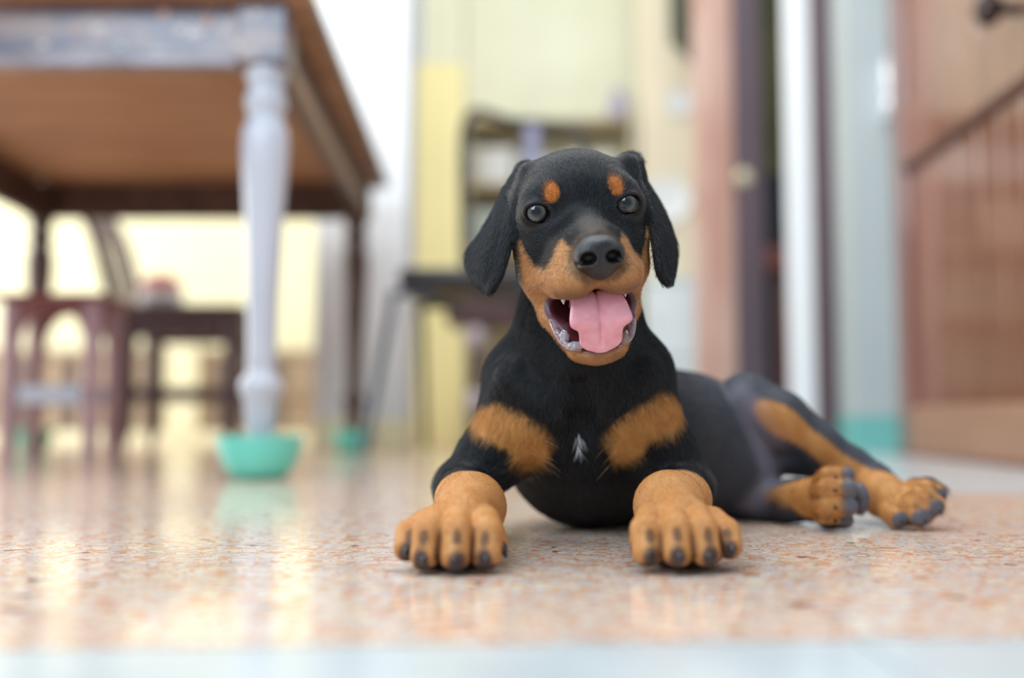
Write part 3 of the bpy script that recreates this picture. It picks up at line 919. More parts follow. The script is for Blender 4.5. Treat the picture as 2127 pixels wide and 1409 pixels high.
# --- head
hell((0, -4.3, 0.25), (4.85, 5.2, 4.25), 1.5)
hell((0, -3.6, -2.6), (4.3, 4.2, 3.6), 1.5)
for s in (-1, 1):
    hell((s * 2.5, -1.15, 1.15), (1.6, 1.4, 1.1), 1.0)
    hell((s * 3.45, -2.9, -2.8), (1.55, 2.9, 3.2), 1.2)
    hcone((s * 3.45, -3.2, -4.6), 1.25, (s * 2.8, -1.4, -7.6), 0.85, 1.0)
    hcone((s * 2.8, -1.4, -7.6), 0.85, (s * 1.55, 0.9, -10.1), 0.62, 0.6)
hell((0, -0.6, -2.5), (3.7, 2.4, 2.4), 1.2)
hcone((0, -4.0, -7.4), 2.4, (0, -0.6, -10.0), 1.3, 1.2)
hell((0, 1.0, -10.35), (1.75, 1.15, 0.95), 0.6)
# mouth hollow
CAV = [((0, 0.9, -6.9), (3.1, 3.2, 1.65)), ((0, 1.7, -8.6), (2.1, 2.5, 1.5))]
for c, r in CAV:
    hell(c, r, 0.3, 'sub')
# upper muzzle closes the mouth from above
hell((0, 1.2, -3.0), (2.9, 3.6, 2.3), 0.8)
hell((0, 2.5, -3.4), (2.6, 3.1, 2.1), 0.8)
for s in (-1, 1):
    hell((s * 1.65, 2.9, -4.55), (1.6, 2.6, 1.62), 0.5)
    hell((s * 2.45, 1.5, -4.75), (1.15, 2.1, 1.45), 0.5)
hcone((0, 0.2, -0.75), 0.75, (0, 4.9, -2.15), 0.75, 1.2)
hcone((0, 5.6, -4.6), 0.16, (0, 5.1, -6.0), 0.2, 0.3, 'sub')
# seat of the nose
hell((0, 4.6, -3.2), (1.5, 0.8, 1.2), 0.5)
for s in (-1, 1):
    hcone((s * 2.2, 1.4, -4.3), 1.25, (s * 3.3, -1.6, -4.6), 1.35, 0.8)
# eyes: lids as a raised rim round a socket
EYES = [(-3.32, -0.55, 0.0), (3.32, -0.55, 0.0)]
EYE_R = 1.06
for ex, ef, eu in EYES:
    s = 1 if ex > 0 else -1
    hell((ex, ef - 0.25, eu), (1.34, 1.22, 1.26), 0.9)
    rim = []
    for i in range(29):
        a = 2 * math.pi * i / 28
        rr, uu = 0.96 * math.cos(a), 0.78 * math.sin(a)
        ff = math.sqrt(max(0.0, 1.17 ** 2 - rr * rr - uu * uu)) * 0.95
        rim.append((H(ex + rr - s * 0.26 * max(0, -s * math.cos(a)) ** 2, ef + ff, eu + uu - 0.16 * (-s * math.cos(a))), 0.0014 if math.sin(a) > -.2 else .0011))
    hell((ex, ef + 1.0, eu - 0.02), (0.98, 0.60, 0.80), 0.10, 'sub')
    D.chain(rim, k=0.0012)
    hell((ex, ef, eu), (EYE_R - 0.03,) * 3, 0.02, 'sub')

# --- ears: hanging flaps
def ear(rows, nrow, ncol, bulge, thick):
    rows = np.array([[P(*p) for p in r] for r in rows])
    cols = [spline(rows[:, j], nrow) for j in range(rows.shape[1])]
    grid = np.stack([spline([c[i] for c in cols], ncol) for i in range(nrow)])
    return grid

EAR_L = [
    [(1098, 356, .832), (1092, 360, .810), (1100, 362, .788)],
    [(1060, 382, .838), (1062, 385, .806), (1084, 392, .783)],
    [(1034, 432, .836), (1042, 436, .800), (1066, 440, .779)],
    [(1003, 485, .830), (1022, 490, .792), (1058, 494, .776)],
    [(972, 532, .822), (1005, 540, .786), (1047, 538, .774)],
    [(978, 570, .812), (1004, 574, .785), (1036, 572, .774)],
    [(1004, 600, .796), (1010, 600, .786), (1020, 602, .776)]]
EAR_R = [
    [(1306, 334, .836), (1316, 340, .810), (1304, 344, .790)],
    [(1337, 378, .840), (1338, 384, .806), (1324, 386, .782)],
    [(1370, 432, .842), (1362, 436, .802), (1346, 434, .776)],
    [(1391, 482, .838), (1380, 486, .796), (1360, 490, .772)],
    [(1402, 522, .830), (1386, 530, .790), (1366, 536, .770)],
    [(1399, 556, .818), (1388, 562, .788), (1371, 566, .771)],
    [(1392, 584, .796), (1389, 584, .786), (1383, 584, .776)]]
for rows, base in ((EAR_L, -1), (EAR_R, 1)):
    g = ear(rows, 52, 34, 0, 0)
    rad = np.full(g.shape[:2], 0.0024)
    rad[:, -5:] = 0.0034
    rad[:8] += np.linspace(0.004, 0, 8)[:, None]
    D.sheet(g, rad, k=0.006)
    D.cone(P(1112 if base < 0 else 1292, 378 if base < 0 else 366, .80), 0.009, P(1112 if base < 0 else 1294, 376 if base < 0 else 364, .83), 0.009, k=0.014)

# the floor flattens what rests on it
zz = D.ax[2][None, None, :14]
np.maximum(D.F[:, :, :14], 0.0006 - zz, out=D.F[:, :, :14])
V, Q = D.mesh()
del D
V = relax(V, Q, 2, 0.5)


# --- coat pattern: hair colours, plus sheen painted in on flank and haunch
def fnoise(p, s, seed=0):
    r = np.random.default_rng(seed)
    out = np.zeros(len(p))
    for i in range(6):
        d = r.normal(size=3)
        d /= np.linalg.norm(d)
        out += np.sin((p @ d) * s * (0.7 + 0.25 * i) + r.uniform(0, 6.28))
    return out / 6.0


def sstep(a, b, x):
    t = np.clip((x - a) / (b - a), 0, 1)
    return t * t * (3 - 2 * t)


def near_chain(p, pts):
    best = np.full(len(p), 9.0)
    for (a, ra), (b, rb) in zip(pts, pts[1:]):
        v = b - a
        t = np.clip((p - a) @ v / (v @ v), 0, 1)
        best = np.minimum(best, np.linalg.norm(p - a - t[:, None] * v, axis=1) - (ra + (rb - ra) * t))
    return best


def ell_mask(p, c, rad, ang, edge=0.25):
    cs, sn = math.cos(ang), math.sin(ang)
    q = p - c
    a = q[:, 0] * cs + q[:, 2] * sn
    b = -q[:, 0] * sn + q[:, 2] * cs
    k = np.sqrt((a / rad[0]) ** 2 + (q[:, 1] / rad[1]) ** 2 + (b / rad[2]) ** 2)
    return 1 - sstep(1 - edge, 1 + edge, k)


BLACK = np.array(srgb(16, 17, 20))
TAN = np.array(srgb(186, 128, 74))
TANLITE = np.array(srgb(212, 164, 114))
PAD = np.array(srgb(62, 55, 58))


def paint(p):
    """returns colour, fur length factor, wetness"""
    n = len(p)
    col = np.tile(BLACK, (n, 1))
    fur = np.ones(n)
    wet = np.zeros(n)
    L = to_head(p)
    r, f, u = L.T
    ar = np.abs(r)
    nz = fnoise(p, 900, 1)
    nz2 = fnoise(p, 260, 2)

    def mix(c, m):
        nonlocal col
        col = col * (1 - m[:, None]) + np.asarray(c) * m[:, None]

    # face
    head = (f > -6.5) & (u > -12.5) & (p[:, 1] < 0.86) & (p[:, 2] > 0.12)
    ub = np.interp(ar, [0, 1.3, 1.7, 2.1, 2.45, 2.9, 3.4, 3.9, 4.3, 4.6, 5.2], [-3.2, -3.0, -2.4, -1.9, -2.3, -3.2, -3.9, -3.7, -2.9, -1.9, -1.7])
    fb = np.interp(u, [-12, -10.5, -9, -7, -5, -3, 0], [-0.9, -1.0, -1.8, -3.2, -4.6, -5.2, -5.2])
    m = sstep(0.25, -0.25, u - ub + 0.15 * nz) * sstep(-0.35, 0.35, f - fb + 0.2 * nz)
    nocheek = sstep(4.9, 4.6, ar)  # ears stay black
    m = m * head * nocheek
    tan = TAN * (1 - 0.5) + TANLITE * 0.5
    TF = np.array(srgb(174, 120, 74))
    shade = TF[None] * (0.68 - 0.30 * nz2)[:, None] + TANLITE[None] * (0.32 + 0.30 * nz2)[:, None]
    col = col * (1 - m[:, None]) + shade * m[:, None]
    # darker hair round the nose, along the lip and on the chin
    d = np.linalg.norm((L - [0, 5.2, -3.2]) / [2.0, 1.6, 1.75], axis=1)
    mix(srgb(96, 74, 58), 0.75 * sstep(1.25, 0.95, d) * head)
    mix(srgb(112, 80, 62), 0.7 * head * sstep(-4.7, -5.8, u) * sstep(2.4, 3.4, f) * (f > 2))
    mix(srgb(120, 92, 62), 0.45 * head * sstep(-10.2, -10.6, u) * (f > -0.5))
    # bridge of the nose is browner
    mix(srgb(74, 64, 54), 0.7 * head * sstep(1.2, 0.6, ar) * sstep(-0.2, -1.2, u) * (f > 0.4) * sstep(-3.0, -2.6, u))
    dots = sstep(.55, .8, fnoise(p, 1500, 5)) * head * (f > 1.5) * sstep(1.4, 2.0, ar) * sstep(-3.2, -3.8, u) * (u > -5.8)
    mix(srgb(90, 62, 46), .5 * dots)
    fur = np.where(head & (f > 0.8), 0.45, np.where(head, 0.62, fur))
    # eyebrow spots
    for s in (-1, 1):
        rc, uc = (-2.15 if s < 0 else 2.45), 1.42
        e = np.sqrt(np.maximum(0, ((r - rc) / 0.54) ** 2 + ((u - uc) / 0.72) ** 2 + s * 0.9 * (r - rc) * (u - uc)))
        mix(srgb(190, 112, 48), sstep(1.15, 0.8, e + 0.12 * nz) * head * (f > -3))
    # lids
    for ex, ef, eu in EYES:
        e = np.sqrt(((r - ex) / 1.0) ** 2 + ((f - ef) / 1.0) ** 2 + ((u - eu) / 1.0) ** 2)
        m = sstep(1.62, 1.4, e) * head
        mix(srgb(50, 48, 51), m * 0.7)
        m2 = sstep(1.30, 1.20, e) * head
        mix(srgb(20, 13, 12), m2)
        fur *= 1 - sstep(1.55, 1.3, e) * head
    # mouth hollow and lips
    for i, (c, rd) in enumerate(CAV):
        k = np.linalg.norm((L - np.array(c)) / np.array(rd), axis=1)
        inside = sstep(1.16, 1.05, k) * head * sstep(-5.75, -6.0, u)
        lip = sstep(1.30, 1.18, k) * head * sstep(-5.8, -6.4, u)
        mix(srgb(98, 84, 94), lip * (1 if i == 0 else 0.6))
        mix(np.array(srgb(120, 62, 66)), inside)
        mix(np.array(srgb(70, 30, 34)), inside * sstep(0.5, -0.8, f))
        fur *= 1 - np.maximum(lip, inside)
        wet = np.maximum(wet, np.maximum(inside, 0.7 * lip))

    # breast patches
    body = (p[:, 1] > 0.824) & (p[:, 2] < 0.15) & (p[:, 0] < 0.16)
    pm = np.zeros(n)
    jit = 0.0016 * nz[:, None] * np.array([1, 0, 1]) + 0.002 * nz2[:, None] * np.array([0, 0, 1])
    for c, rad, a in (((1060, 893), (.034, .06, .0155), -0.42), ((1098, 932), (.018, .06, .0150), -0.9), ((1030, 878), (.020, .06, .0135), -0.1),
                      ((1335, 880), (.034, .06, .0155), 0.44), ((1305, 918), (.020, .06, .0130), 0.9), ((1372, 862), (.020, .06, .0155), 0.5)):
        pm = np.maximum(pm, ell_mask(p + jit, P(*c, .85), rad, a))
    arm = np.minimum(near_chain(p, [(P(962, 1014, .868), .0215), (P(965, 1040, .80), .0205)]), near_chain(p, [(P(1422, 1014, .868), .0215), (P(1415, 1038, .80), .0205)]))
    pm *= body * sstep(.001, .005, arm)
    lite = np.clip(0.45 + 0.5 * nz2, 0, 1)[:, None]
    pc = np.array(srgb(190, 130, 66)) * (1 - lite) + np.array(srgb(214, 160, 94)) * lite
    col = col * (1 - pm[:, None]) + pc * pm[:, None]

    # front legs from the wrist down
    leg = (p[:, 2] < 0.078) & (p[:, 1] < 0.84)
    lm = sstep(0.802, 0.790, p[:, 1] + 0.003 * nz + 0.35 * np.clip(p[:, 2] - 0.045, -0.01, 1)) * leg
    lc = np.array(srgb(184, 122, 64))[None] * (0.75 - 0.25 * nz2)[:, None] + TANLITE[None] * (0.25 + 0.25 * nz2)[:, None]
    col = col * (1 - lm[:, None]) + lc * lm[:, None]
    fur = np.where(leg, 0.4, fur)

    # hind legs
    hind = (p[:, 0] > 0.17) & (p[:, 1] > 0.89)
    hc = [(P(1588, 852, .975), .016), (P(1640, 886, .972), .0165), (P(1692, 924, .972), .014), (P(1728, 954, .974), .013), (P(1775, 992, .972), .016), (P(1835, 1032, .945), .026), (P(1890, 1055, .92), .034)]
    hm = sstep(0.004, -0.004, near_chain(p, hc) + 0.0022 * nz) * hind
    hc2 = [(P(1600, 1035, .985), .008), (P(1660, 1030, .958), .014), (P(1730, 1034, .92), .032)]
    hm = np.maximum(hm, sstep(0.004, -0.003, near_chain(p, hc2) + 0.0022 * nz) * hind * (p[:, 2] > 0.006))
    hcol = np.array(srgb(178, 118, 62)) * (1 - lite) + np.array(srgb(200, 146, 88)) * lite
    col = col * (1 - hm[:, None]) + hcol * hm[:, None]
    mix(srgb(190, 140, 110), 0.6 * sstep(.004, -.006, near_chain(p, [(P(1572, 850, .99), .012), (P(1620, 905, .985), .008)])) * hind)
    # thin-haired belly and flank fold, lit edge and haunch highlight painted in
    bm_ = sstep(.012, -.006, near_chain(p, [(P(1540, 825, 1.0), .008), (P(1572, 880, .99), .008), (P(1612, 975, .99), .014), (P(1600, 1010, .985), .010), (P(1555, 1055, .99), .006)])) * (p[:, 0] > .17) * (1 - hm)
    mix(srgb(172, 160, 176), 0.8 * bm_)
    fur = fur * (1 - 0.6 * bm_)
    # the coat thins towards the flank; its sheen is painted in grey
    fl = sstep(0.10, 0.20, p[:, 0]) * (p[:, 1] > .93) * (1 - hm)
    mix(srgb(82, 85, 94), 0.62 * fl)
    fur = np.where(p[:, 1] > .93, fur * .6, fur)

    # toes: dark marks on the knuckles, round the claws, dark pads below
    for group in (FRONT_TOES, HIND_TOES):
        for ti, t in enumerate(group):
            A = [P(a, b, c) for a, b, c, _ in t]
            rr = t[2][3]
            if group is HIND_TOES and ti > 3: A = [A[0], A[0] * .5 + A[1] * .5, A[0] * .2 + A[1] * .8]
            q = A[1] * 0.72 + A[2] * 0.28 + np.array([0.001 * (-1) ** ti, -rr, 0.001])
            k1 = np.linalg.norm((p - q) / [.0036, .006, .0062], axis=1)
            mix(srgb(52, 40, 40), 0.75 * sstep(1.2, 0.5, k1 + .15 * nz))
            st_ = [(A[1] * .8 + A[0] * .2 + np.array([0.0016 * (-1) ** ti, -rr, 0]), .0016), (A[2] + np.array([0.0012 * (-1) ** ti, -rr, 0]), .0022)]
            mix(srgb(78, 54, 44), 0.5 * sstep(.0030, -.001, near_chain(p, st_) + .0012 * nz2))
            tip = A[2] + np.array([0, -rr * 0.7, -.001])
            k2 = np.linalg.norm((p - tip - [0.0012 * (-1) ** ti, 0, -.0012]) / [.0064, .008, .0088], axis=1) + .16 * nz2 + .10 * nz
            mix(srgb(60, 50, 51), (0.92 if not (group is HIND_TOES and ti > 3) else .7) * sstep(1.15, 0.55, k2))
            fur *= 1 - 0.8 * sstep(1.2, 0.9, k2)
    for a, b in ((0, 1), (1, 2), (2, 3), (4, 5), (5, 6), (6, 7)):
        ta, tb = FRONT_TOES[a], FRONT_TOES[b]
        g = [((P(*ta[i][:3]) + P(*tb[i][:3])) / 2 + np.array([0, -.002, 0]), .0034) for i in range(3)]
        mix(srgb(80, 48, 30), 0.85 * sstep(.0022, -.0015, near_chain(p, g)))
    low = (p[:, 1] < 0.76) * sstep(0.0085, 0.004, p[:, 2] + .0012 * nz2)
    mix(PAD, low)
    fur *= 1 - low
    # hind pads
    for c, rd in (((1768, 987, .905), .0095), ((1773, 1016, .895), .0115), ((1773, 1053, .895), .0115), ((1766, 1081, .905), .0095), ((1790, 1036, .920), .0155),
                  ((1872, 1084, .909), .0085), ((1917, 1081, .900), .0098), ((1948, 1060, .903), .0092), ((1960, 1030, .92), .0070), ((1738, 1094, .93), .012)):
        k = np.linalg.norm(p - P(*c), axis=1) / rd
        m = sstep(1.15, 0.85, k + .1 * nz)
        mix(srgb(90, 88, 95), m)
        fur *= 1 - m
        wet = np.maximum(wet, 0.55 * m)
    return col, np.clip(fur, 0, 1), wet


def attr_mat(name, rough, spec, hair=False):
    m = bpy.data.materials.new(name)
    m.use_nodes = True
    nt = m.node_tree
    b = nt.nodes['Principled BSDF']
    a = nt.nodes.new('ShaderNodeAttribute')
    a.attribute_name = 'coat'
    nt.links.new(a.outputs['Color'], b.inputs['Base Color'])
    b.inputs['Specular IOR Level'].default_value = spec
    b.inputs['Roughness'].default_value = rough
    if not hair:
        w = nt.nodes.new('ShaderNodeAttribute')
        w.attribute_name = 'wet'
        mr = nt.nodes.new('ShaderNodeMapRange')
        mr.inputs['To Min'].default_value = rough
        mr.inputs['To Max'].default_value = 0.16
        nt.links.new(w.outputs['Fac'], mr.inputs['Value'])
        nt.links.new(mr.outputs[0], b.inputs['Roughness'])
    return m


puppy = thing('puppy', (0.05, 0.90, 0), 'black and tan short-haired puppy lying on the floor with its mouth open and tongue out', 'dog')
POFF = np.array([0.05, 0.90, 0.0])


def place(o):
    """parts are modelled in world coordinates; hang them on the puppy's base point"""
    o.parent = puppy
    o.matrix_parent_inverse = Matrix.Translation((-POFF[0], -POFF[1], -POFF[2]))
    return o


me = mesh_from('body', V, Q)
col, fur, wet = paint(V)
ca = me.attributes.new('coat', 'FLOAT_COLOR', 'POINT')
ca.data.foreach_set('color', np.hstack([col, np.ones((len(V), 1))]).astype(np.float32).ravel())
wa = me.attributes.new('wet', 'FLOAT', 'POINT')
wa.data.foreach_set('value', wet.astype(np.float32))
body = place(link('body', me, attr_mat('coat skin', 0.55, 0.2), None, True))

# --- short coat of single hairs
tri = np.vstack([Q[:, [0, 1, 2]], Q[:, [0, 2, 3]]])
A, B, Cc = V[tri[:, 0]], V[tri[:, 1]], V[tri[:, 2]]
cr = np.cross(B - A, Cc - A)
area = np.linalg.norm(cr, axis=1) / 2
fn = cr / np.maximum(area[:, None] * 2, 1e-12)
VN = np.zeros_like(V)
for i in range(3):
    for ax in range(3):
        VN[:, ax] += np.bincount(tri[:, i], cr[:, ax], len(V))
VN /= np.maximum(np.linalg.norm(VN, axis=1), 1e-12)[:, None]
if (VN * (V - V.mean(0))).sum() < 0:
    print('NORMALS INVERTED')
cent = (A + B + Cc) / 3
dens = np.where(cent[:, 2] > 0.14, 2.2, 1.0) * np.where(cent[:, 1] > 0.95, 0.55, 1.0) * (fur[tri[:, 0]] > 0.12)
dens = dens * np.where(fn[:, 1] > 0.45, 0.35, 1.0) * (cent[:, 2] > 0.003)
wgt = area * dens
N_HAIR = 290000
pick = np.searchsorted(np.cumsum(wgt) / wgt.sum(), RNG.random(N_HAIR))
pick = np.clip(pick, 0, len(tri) - 1)
ra, rb = RNG.random((2, N_HAIR))
sw = ra + rb > 1
ra, rb = np.where(sw, 1 - ra, ra), np.where(sw, 1 - rb, rb)
t3 = tri[pick]
w3 = np.stack([1 - ra - rb, ra, rb], 1)
root = (V[t3] * w3[:, :, None]).sum(1)
nrm = (VN[t3] * w3[:, :, None]).sum(1)
nrm /= np.maximum(np.linalg.norm(nrm, axis=1), 1e-9)[:, None]
hcol_, hfur, _ = paint(root + RNG.normal(0, 0.0009, root.shape))
# direction the coat lies in
bones = [(P(1200, 600, .86), P(1203, 900, .90)), (P(1235, 925, .90), P(1490, 930, 1.13)), (P(1078, 790, .87), P(950, 1012, .87)), (P(1322, 785, .87), P(1447, 1012, .87)),
         (P(950, 1012, .868), P(960, 1060, .745)), (P(960, 1060, .745), P(945, 1120, .66)), (P(1447, 1012, .868), P(1400, 1060, .745)), (P(1400, 1060, .745), P(1420, 1120, .66)),
         (P(1545, 836, 1.02), P(1700, 925, 1.0)), (P(1700, 925, 1.0), P(1900, 1060, .92)), (P(1530, 1040, 1.03), P(1740, 1038, .93)),
         (P(1085, 350, .8), P(1010, 600, .79)), (P(1310, 340, .8), P(1392, 585, .79))]
flow = np.zeros_like(root)
for a, b in bones:
    v = b - a
    t = np.clip((root - a) @ v / (v @ v), 0, 1)
    d = np.linalg.norm(root - a - t[:, None] * v, axis=1)
    flow += (v / np.linalg.norm(v))[None] / (d[:, None] + 0.008) ** 4
flow /= np.linalg.norm(flow, axis=1)[:, None]
Lh = to_head(root)
onhead = sstep(-6.0, -3.5, Lh[:, 1]) * sstep(-12.2, -11.4, Lh[:, 2]) * (np.abs(Lh[:, 0]) < 5.0)
rad_ = root - H(0, 5.0, -2.2)
rad_ /= np.linalg.norm(rad_, axis=1)[:, None]
flow = flow * (1 - onhead[:, None]) + rad_ * onhead[:, None]
flow += 0.22 * RNG.normal(size=flow.shape)
tang = flow - nrm * (flow * nrm).sum(1)[:, None]
tang /= np.maximum(np.linalg.norm(tang, axis=1), 1e-9)[:, None]
hl = 0.0078 * hfur * RNG.uniform(0.65, 1.25, N_HAIR)
patch = (hcol_[:, 0] > 0.2) & (root[:, 1] > .8) & (root[:, 2] < .15) & (root[:, 0] < .16)
hl = np.where(patch, hl * 1.25, hl)
NP = 4
pts = np.zeros((N_HAIR, NP, 3), np.float32)
for i in range(NP):
    s = i / (NP - 1)
    pts[:, i] = root - nrm * 0.0004 + (tang * (0.93 * s) + nrm * (0.42 * s - 0.20 * s * s)) * hl[:, None]
pts[:, :, 2] = np.maximum(pts[:, :, 2], 0.0006)
keep = hfur > 0.12
pts, hcol_, hl = pts[keep], hcol_[keep], hl[keep]
var = RNG.uniform(0.7, 1.3, len(pts))[:, None]
hcol_ = np.clip(hcol_ * var, 0, 1)
pale = (hcol_[:, 0] < 0.03) & (RNG.random(len(pts)) < 0.22)      # bluish sheen put into the colour of some black hairs
hcol_[pale] = np.array(srgb(58, 62, 70))


def hairs(name, pts, colr, r0, m):
    n, k = pts.shape[:2]
    hc = bpy.data.hair_curves.new(name)
    hc.add_curves([k] * n)
    hc.attributes['position'].data.foreach_set('vector', pts.astype(np.float32).ravel())
    ra = hc.attributes.get('radius') or hc.attributes.new('radius', 'FLOAT', 'POINT')
    prof = np.linspace(1.0, 0.25, k)[None] * np.broadcast_to(r0, (n,))[:, None]
    ra.data.foreach_set('value', prof.astype(np.float32).ravel())
    at = hc.attributes.new('coat', 'FLOAT_COLOR', 'CURVE')
    at.data.foreach_set('color', np.hstack([colr, np.ones((n, 1))]).astype(np.float32).ravel())
    o = bpy.data.objects.new(name, hc)
    C.objects.link(o)
    hc.materials.append(m)
    return o


M_HAIR = attr_mat('short hair', 0.28, 0.5, True)
coat = place(hairs('fur_coat', pts, hcol_, 0.000085, M_HAIR))
tag(coat, 'short black and tan fur', kind='stuff')

# --- eyes
def eye_material():
    m = bpy.data.materials.new('eye')
    m.use_nodes = True
    nt = m.node_tree
    b = nt.nodes['Principled BSDF']
    tc = nt.nodes.new('ShaderNodeTexCoord')
    sp = nt.nodes.new('ShaderNodeSeparateXYZ')
    nt.links.new(tc.outputs['Object'], sp.inputs[0])
    ang = nt.nodes.new('ShaderNodeMath')
    ang.operation = 'ARCCOSINE'
    sc_ = nt.nodes.new('ShaderNodeMath')
    sc_.operation = 'DIVIDE'
    sc_.inputs[1].default_value = EYE_R / 100
    nt.links.new(sp.outputs['Z'], sc_.inputs[0])
    nt.links.new(sc_.outputs[0], ang.inputs[0])
    rp = nt.nodes.new('ShaderNodeValToRGB')
    e = rp.color_ramp.elements
    e[0].position, e[0].color = 0.0, (0.004, 0.005, 0.008, 1)
    e[1].position, e[1].color = 0.27, (0.006, 0.007, 0.010, 1)
    for pos, cc in ((0.36, srgb(52, 52, 56)), (0.55, srgb(88, 84, 78)), (0.66, srgb(56, 54, 52)), (0.76, srgb(14, 12, 13)), (0.95, srgb(18, 14, 14)), (1.0, srgb(70, 60, 60))):
        k = e.new(pos)
        k.color = (*cc, 1)
    nt.links.new(ang.outputs[0], rp.inputs[0])
    nt.links.new(rp.outputs[0], b.inputs['Base Color'])
    b.inputs['Roughness'].default_value = 0.6
    b.inputs['Specular IOR Level'].default_value = 0.0
    b.inputs['Coat Weight'].default_value = 1.0
    b.inputs['Coat Roughness'].default_value = 0.01
    return m


M_EYE = eye_material()
for ex, ef, eu in EYES:
    bm = bmesh.new()
    bmesh.ops.create_uvsphere(bm, u_segments=40, v_segments=28, radius=EYE_R / 100)
    e_me = bpy.data.meshes.new('eye')
    bm.to_mesh(e_me)
    bm.free()
    o = link('eye', e_me, M_EYE, None, True)
    c = H(ex, ef, eu)
    look = Vector(np.array([-0.03, -0.1, CAM_H + 0.12]) - c)
    o.matrix_world = Matrix.Translation(c) @ look.to_track_quat('Z', 'Y').to_matrix().to_4x4()
    mw = o.matrix_world.copy()
    o.parent = puppy
    o.matrix_parent_inverse = Matrix.Translation((-POFF[0], -POFF[1], -POFF[2]))
    tag(o, 'grey-brown glossy eye')

# --- nose leather
lo = H(0, 5.4, -3.2) - 0.028
hi = H(0, 5.4, -3.2) + 0.028
NF = Field(*[np.arange(lo[i], hi[i], 0.0005) for i in range(3)])
hell((0, 5.45, -3.25), (1.55, 1.25, 1.25), 0.2, fld=NF)
for s in (-1, 1):
    hell((s * 0.86, 5.6, -3.1), (0.90, 1.15, 1.0), 0.35, fld=NF)
hell((0, 4.9, -2.35), (1.35, 1.65, 0.70), 0.5, fld=NF)
hell((0, 5.5, -4.05), (0.78, 0.95, 0.74), 0.5, fld=NF)
for s in (-1, 1):
    hell((s * 0.84, 6.6, -3.22), (0.54, 0.85, 0.44), 0.16, 'sub', fld=NF)
    hcone((s * 1.15, 6.35, -3.42), 0.16, (s * 1.68, 5.7, -3.65), 0.10, 0.2, 'sub', fld=NF)
hcone((0, 6.82, -3.1), 0.05, (0, 6.45, -4.6), 0.09, 0.22, 'sub', fld=NF)
NV, NQ = NF.mesh()
NV = relax(NV, NQ, 1, 0.4)
nme = mesh_from('nose', NV, NQ)
M_NOSE = mat('nose leather', srgb(30, 27, 28), rough=0.33, spec=0.5, scale=900, col2=srgb(20, 18, 19), bump=0.35)
nose = place(link('nose', nme, M_NOSE, None, True))
tag(nose, 'moist black nose with two nostrils')

# --- tongue
ctr = spline([(0.0, -1.6, -7.4), (0.0, 0.6, -6.3), (0.0, 2.3, -6.0), (0.0, 3.2, -6.6), (0.0, 3.45, -7.6), (0.0, 3.2, -8.6), (0.0, 2.9, -9.4), (0.0, 2.65, -10.0)], 48)
hw = np.interp(np.linspace(0, 1, 48), [0, .25, .38, .46, .53, .585, .625, .66, .74, .82, .88, .93, .97, 1.0], [1.5, 1.65, 1.78, 2.0, 2.15, 2.25, 2.1, 1.62, 1.54, 1.54, 1.46, 1.25, .95, 0.45])
hw = np.convolve(np.pad(hw, 1, 'edge'), [.25, .5, .25], 'valid')
tv, tq = [], []
NC = 33
for side in (0, 1):
    for i in range(48):
        t = ctr[min(i + 1, 47)] - ctr[max(i - 1, 0)]
        t /= np.linalg.norm(t)
        nn = np.cross([1, 0, 0], t)
        if nn[1] < 0 and nn[2] < 0: nn = -nn
        nn = nn if (nn[1] + nn[2] > 0) else -nn
        for j in range(NC):
            x = -1 + 2 * j / (NC - 1)
            th = 0.34 * math.sqrt(max(0.0, 1 - x * x)) * (1 if side == 0 else -1)
            cup = 0.28 * x * x * (1 if i < 30 else max(0.2, 1 - (i - 30) / 10)) - ((0.22 * math.exp(-(x / 0.06) ** 2) + 0.10 * math.exp(-(x / 0.3) ** 2)) * max(0.0, min(1.0, (44 - i) / 12)) if side == 0 else 0)
            curl = 0.35 * math.exp(-((i - 27.5) / 2.6) ** 2) * x * x
            q = ctr[i] + np.array([1, 0, 0]) * hw[i] * x + nn * (th + cup + curl)
            tv.append(H(*q))
for side in (0, 1):
    o0 = side * 48 * NC
    for i in range(47):
        for j in range(NC - 1):
            q = [o0 + i * NC + j, o0 + i * NC + j + 1, o0 + (i + 1) * NC + j + 1, o0 + (i + 1) * NC + j]
            tq.append(q if side else q[::-1])
tme = bpy.data.meshes.new('tongue')
tme.from_pydata([tuple(v) for v in tv], [], tq)
bmt = bmesh.new()
bmt.from_mesh(tme)
bmesh.ops.remove_doubles(bmt, verts=bmt.verts, dist=0.00004)
bmesh.ops.recalc_face_normals(bmt, faces=bmt.faces)
bmt.to_mesh(tme)
bmt.free()
M_TONGUE = mat('tongue', srgb(236, 172, 184), rough=0.27, spec=0.5, scale=160, col2=srgb(230, 158, 172), bump=0.15)
M_TONGUE.node_tree.nodes['Principled BSDF'].inputs['Subsurface Weight'].default_value = 0.25
M_TONGUE.node_tree.nodes['Principled BSDF'].inputs['Subsurface Radius'].default_value = (0.004, 0.0015, 0.001)
tongue = place(link('tongue', tme, M_TONGUE, None, True))
tag(tongue, 'wet pink tongue hanging over the lower lip')

# --- small teeth
M_TOOTH = mat('tooth', srgb(226, 220, 206), rough=0.2, scale=300, var=0.12)


def cone_mesh(name, base, tip, r, m, bend=None, n=8, flat=1.0):
    mb = MB()
    b, t = Vector(base), Vector(tip)
    pts = []
    for i in range(6):
        s = i / 5
        p = b.lerp(t, s)
        if bend is not None: p = p + Vector(bend) * (s * (1 - s) * 4)
        pts.append(p)
    mb.tube(pts, [r * x for x in (0.9, 1.0, 0.92, 0.74, 0.46, 0.10)], n)
    return place(mb.build(name, m, None, True))


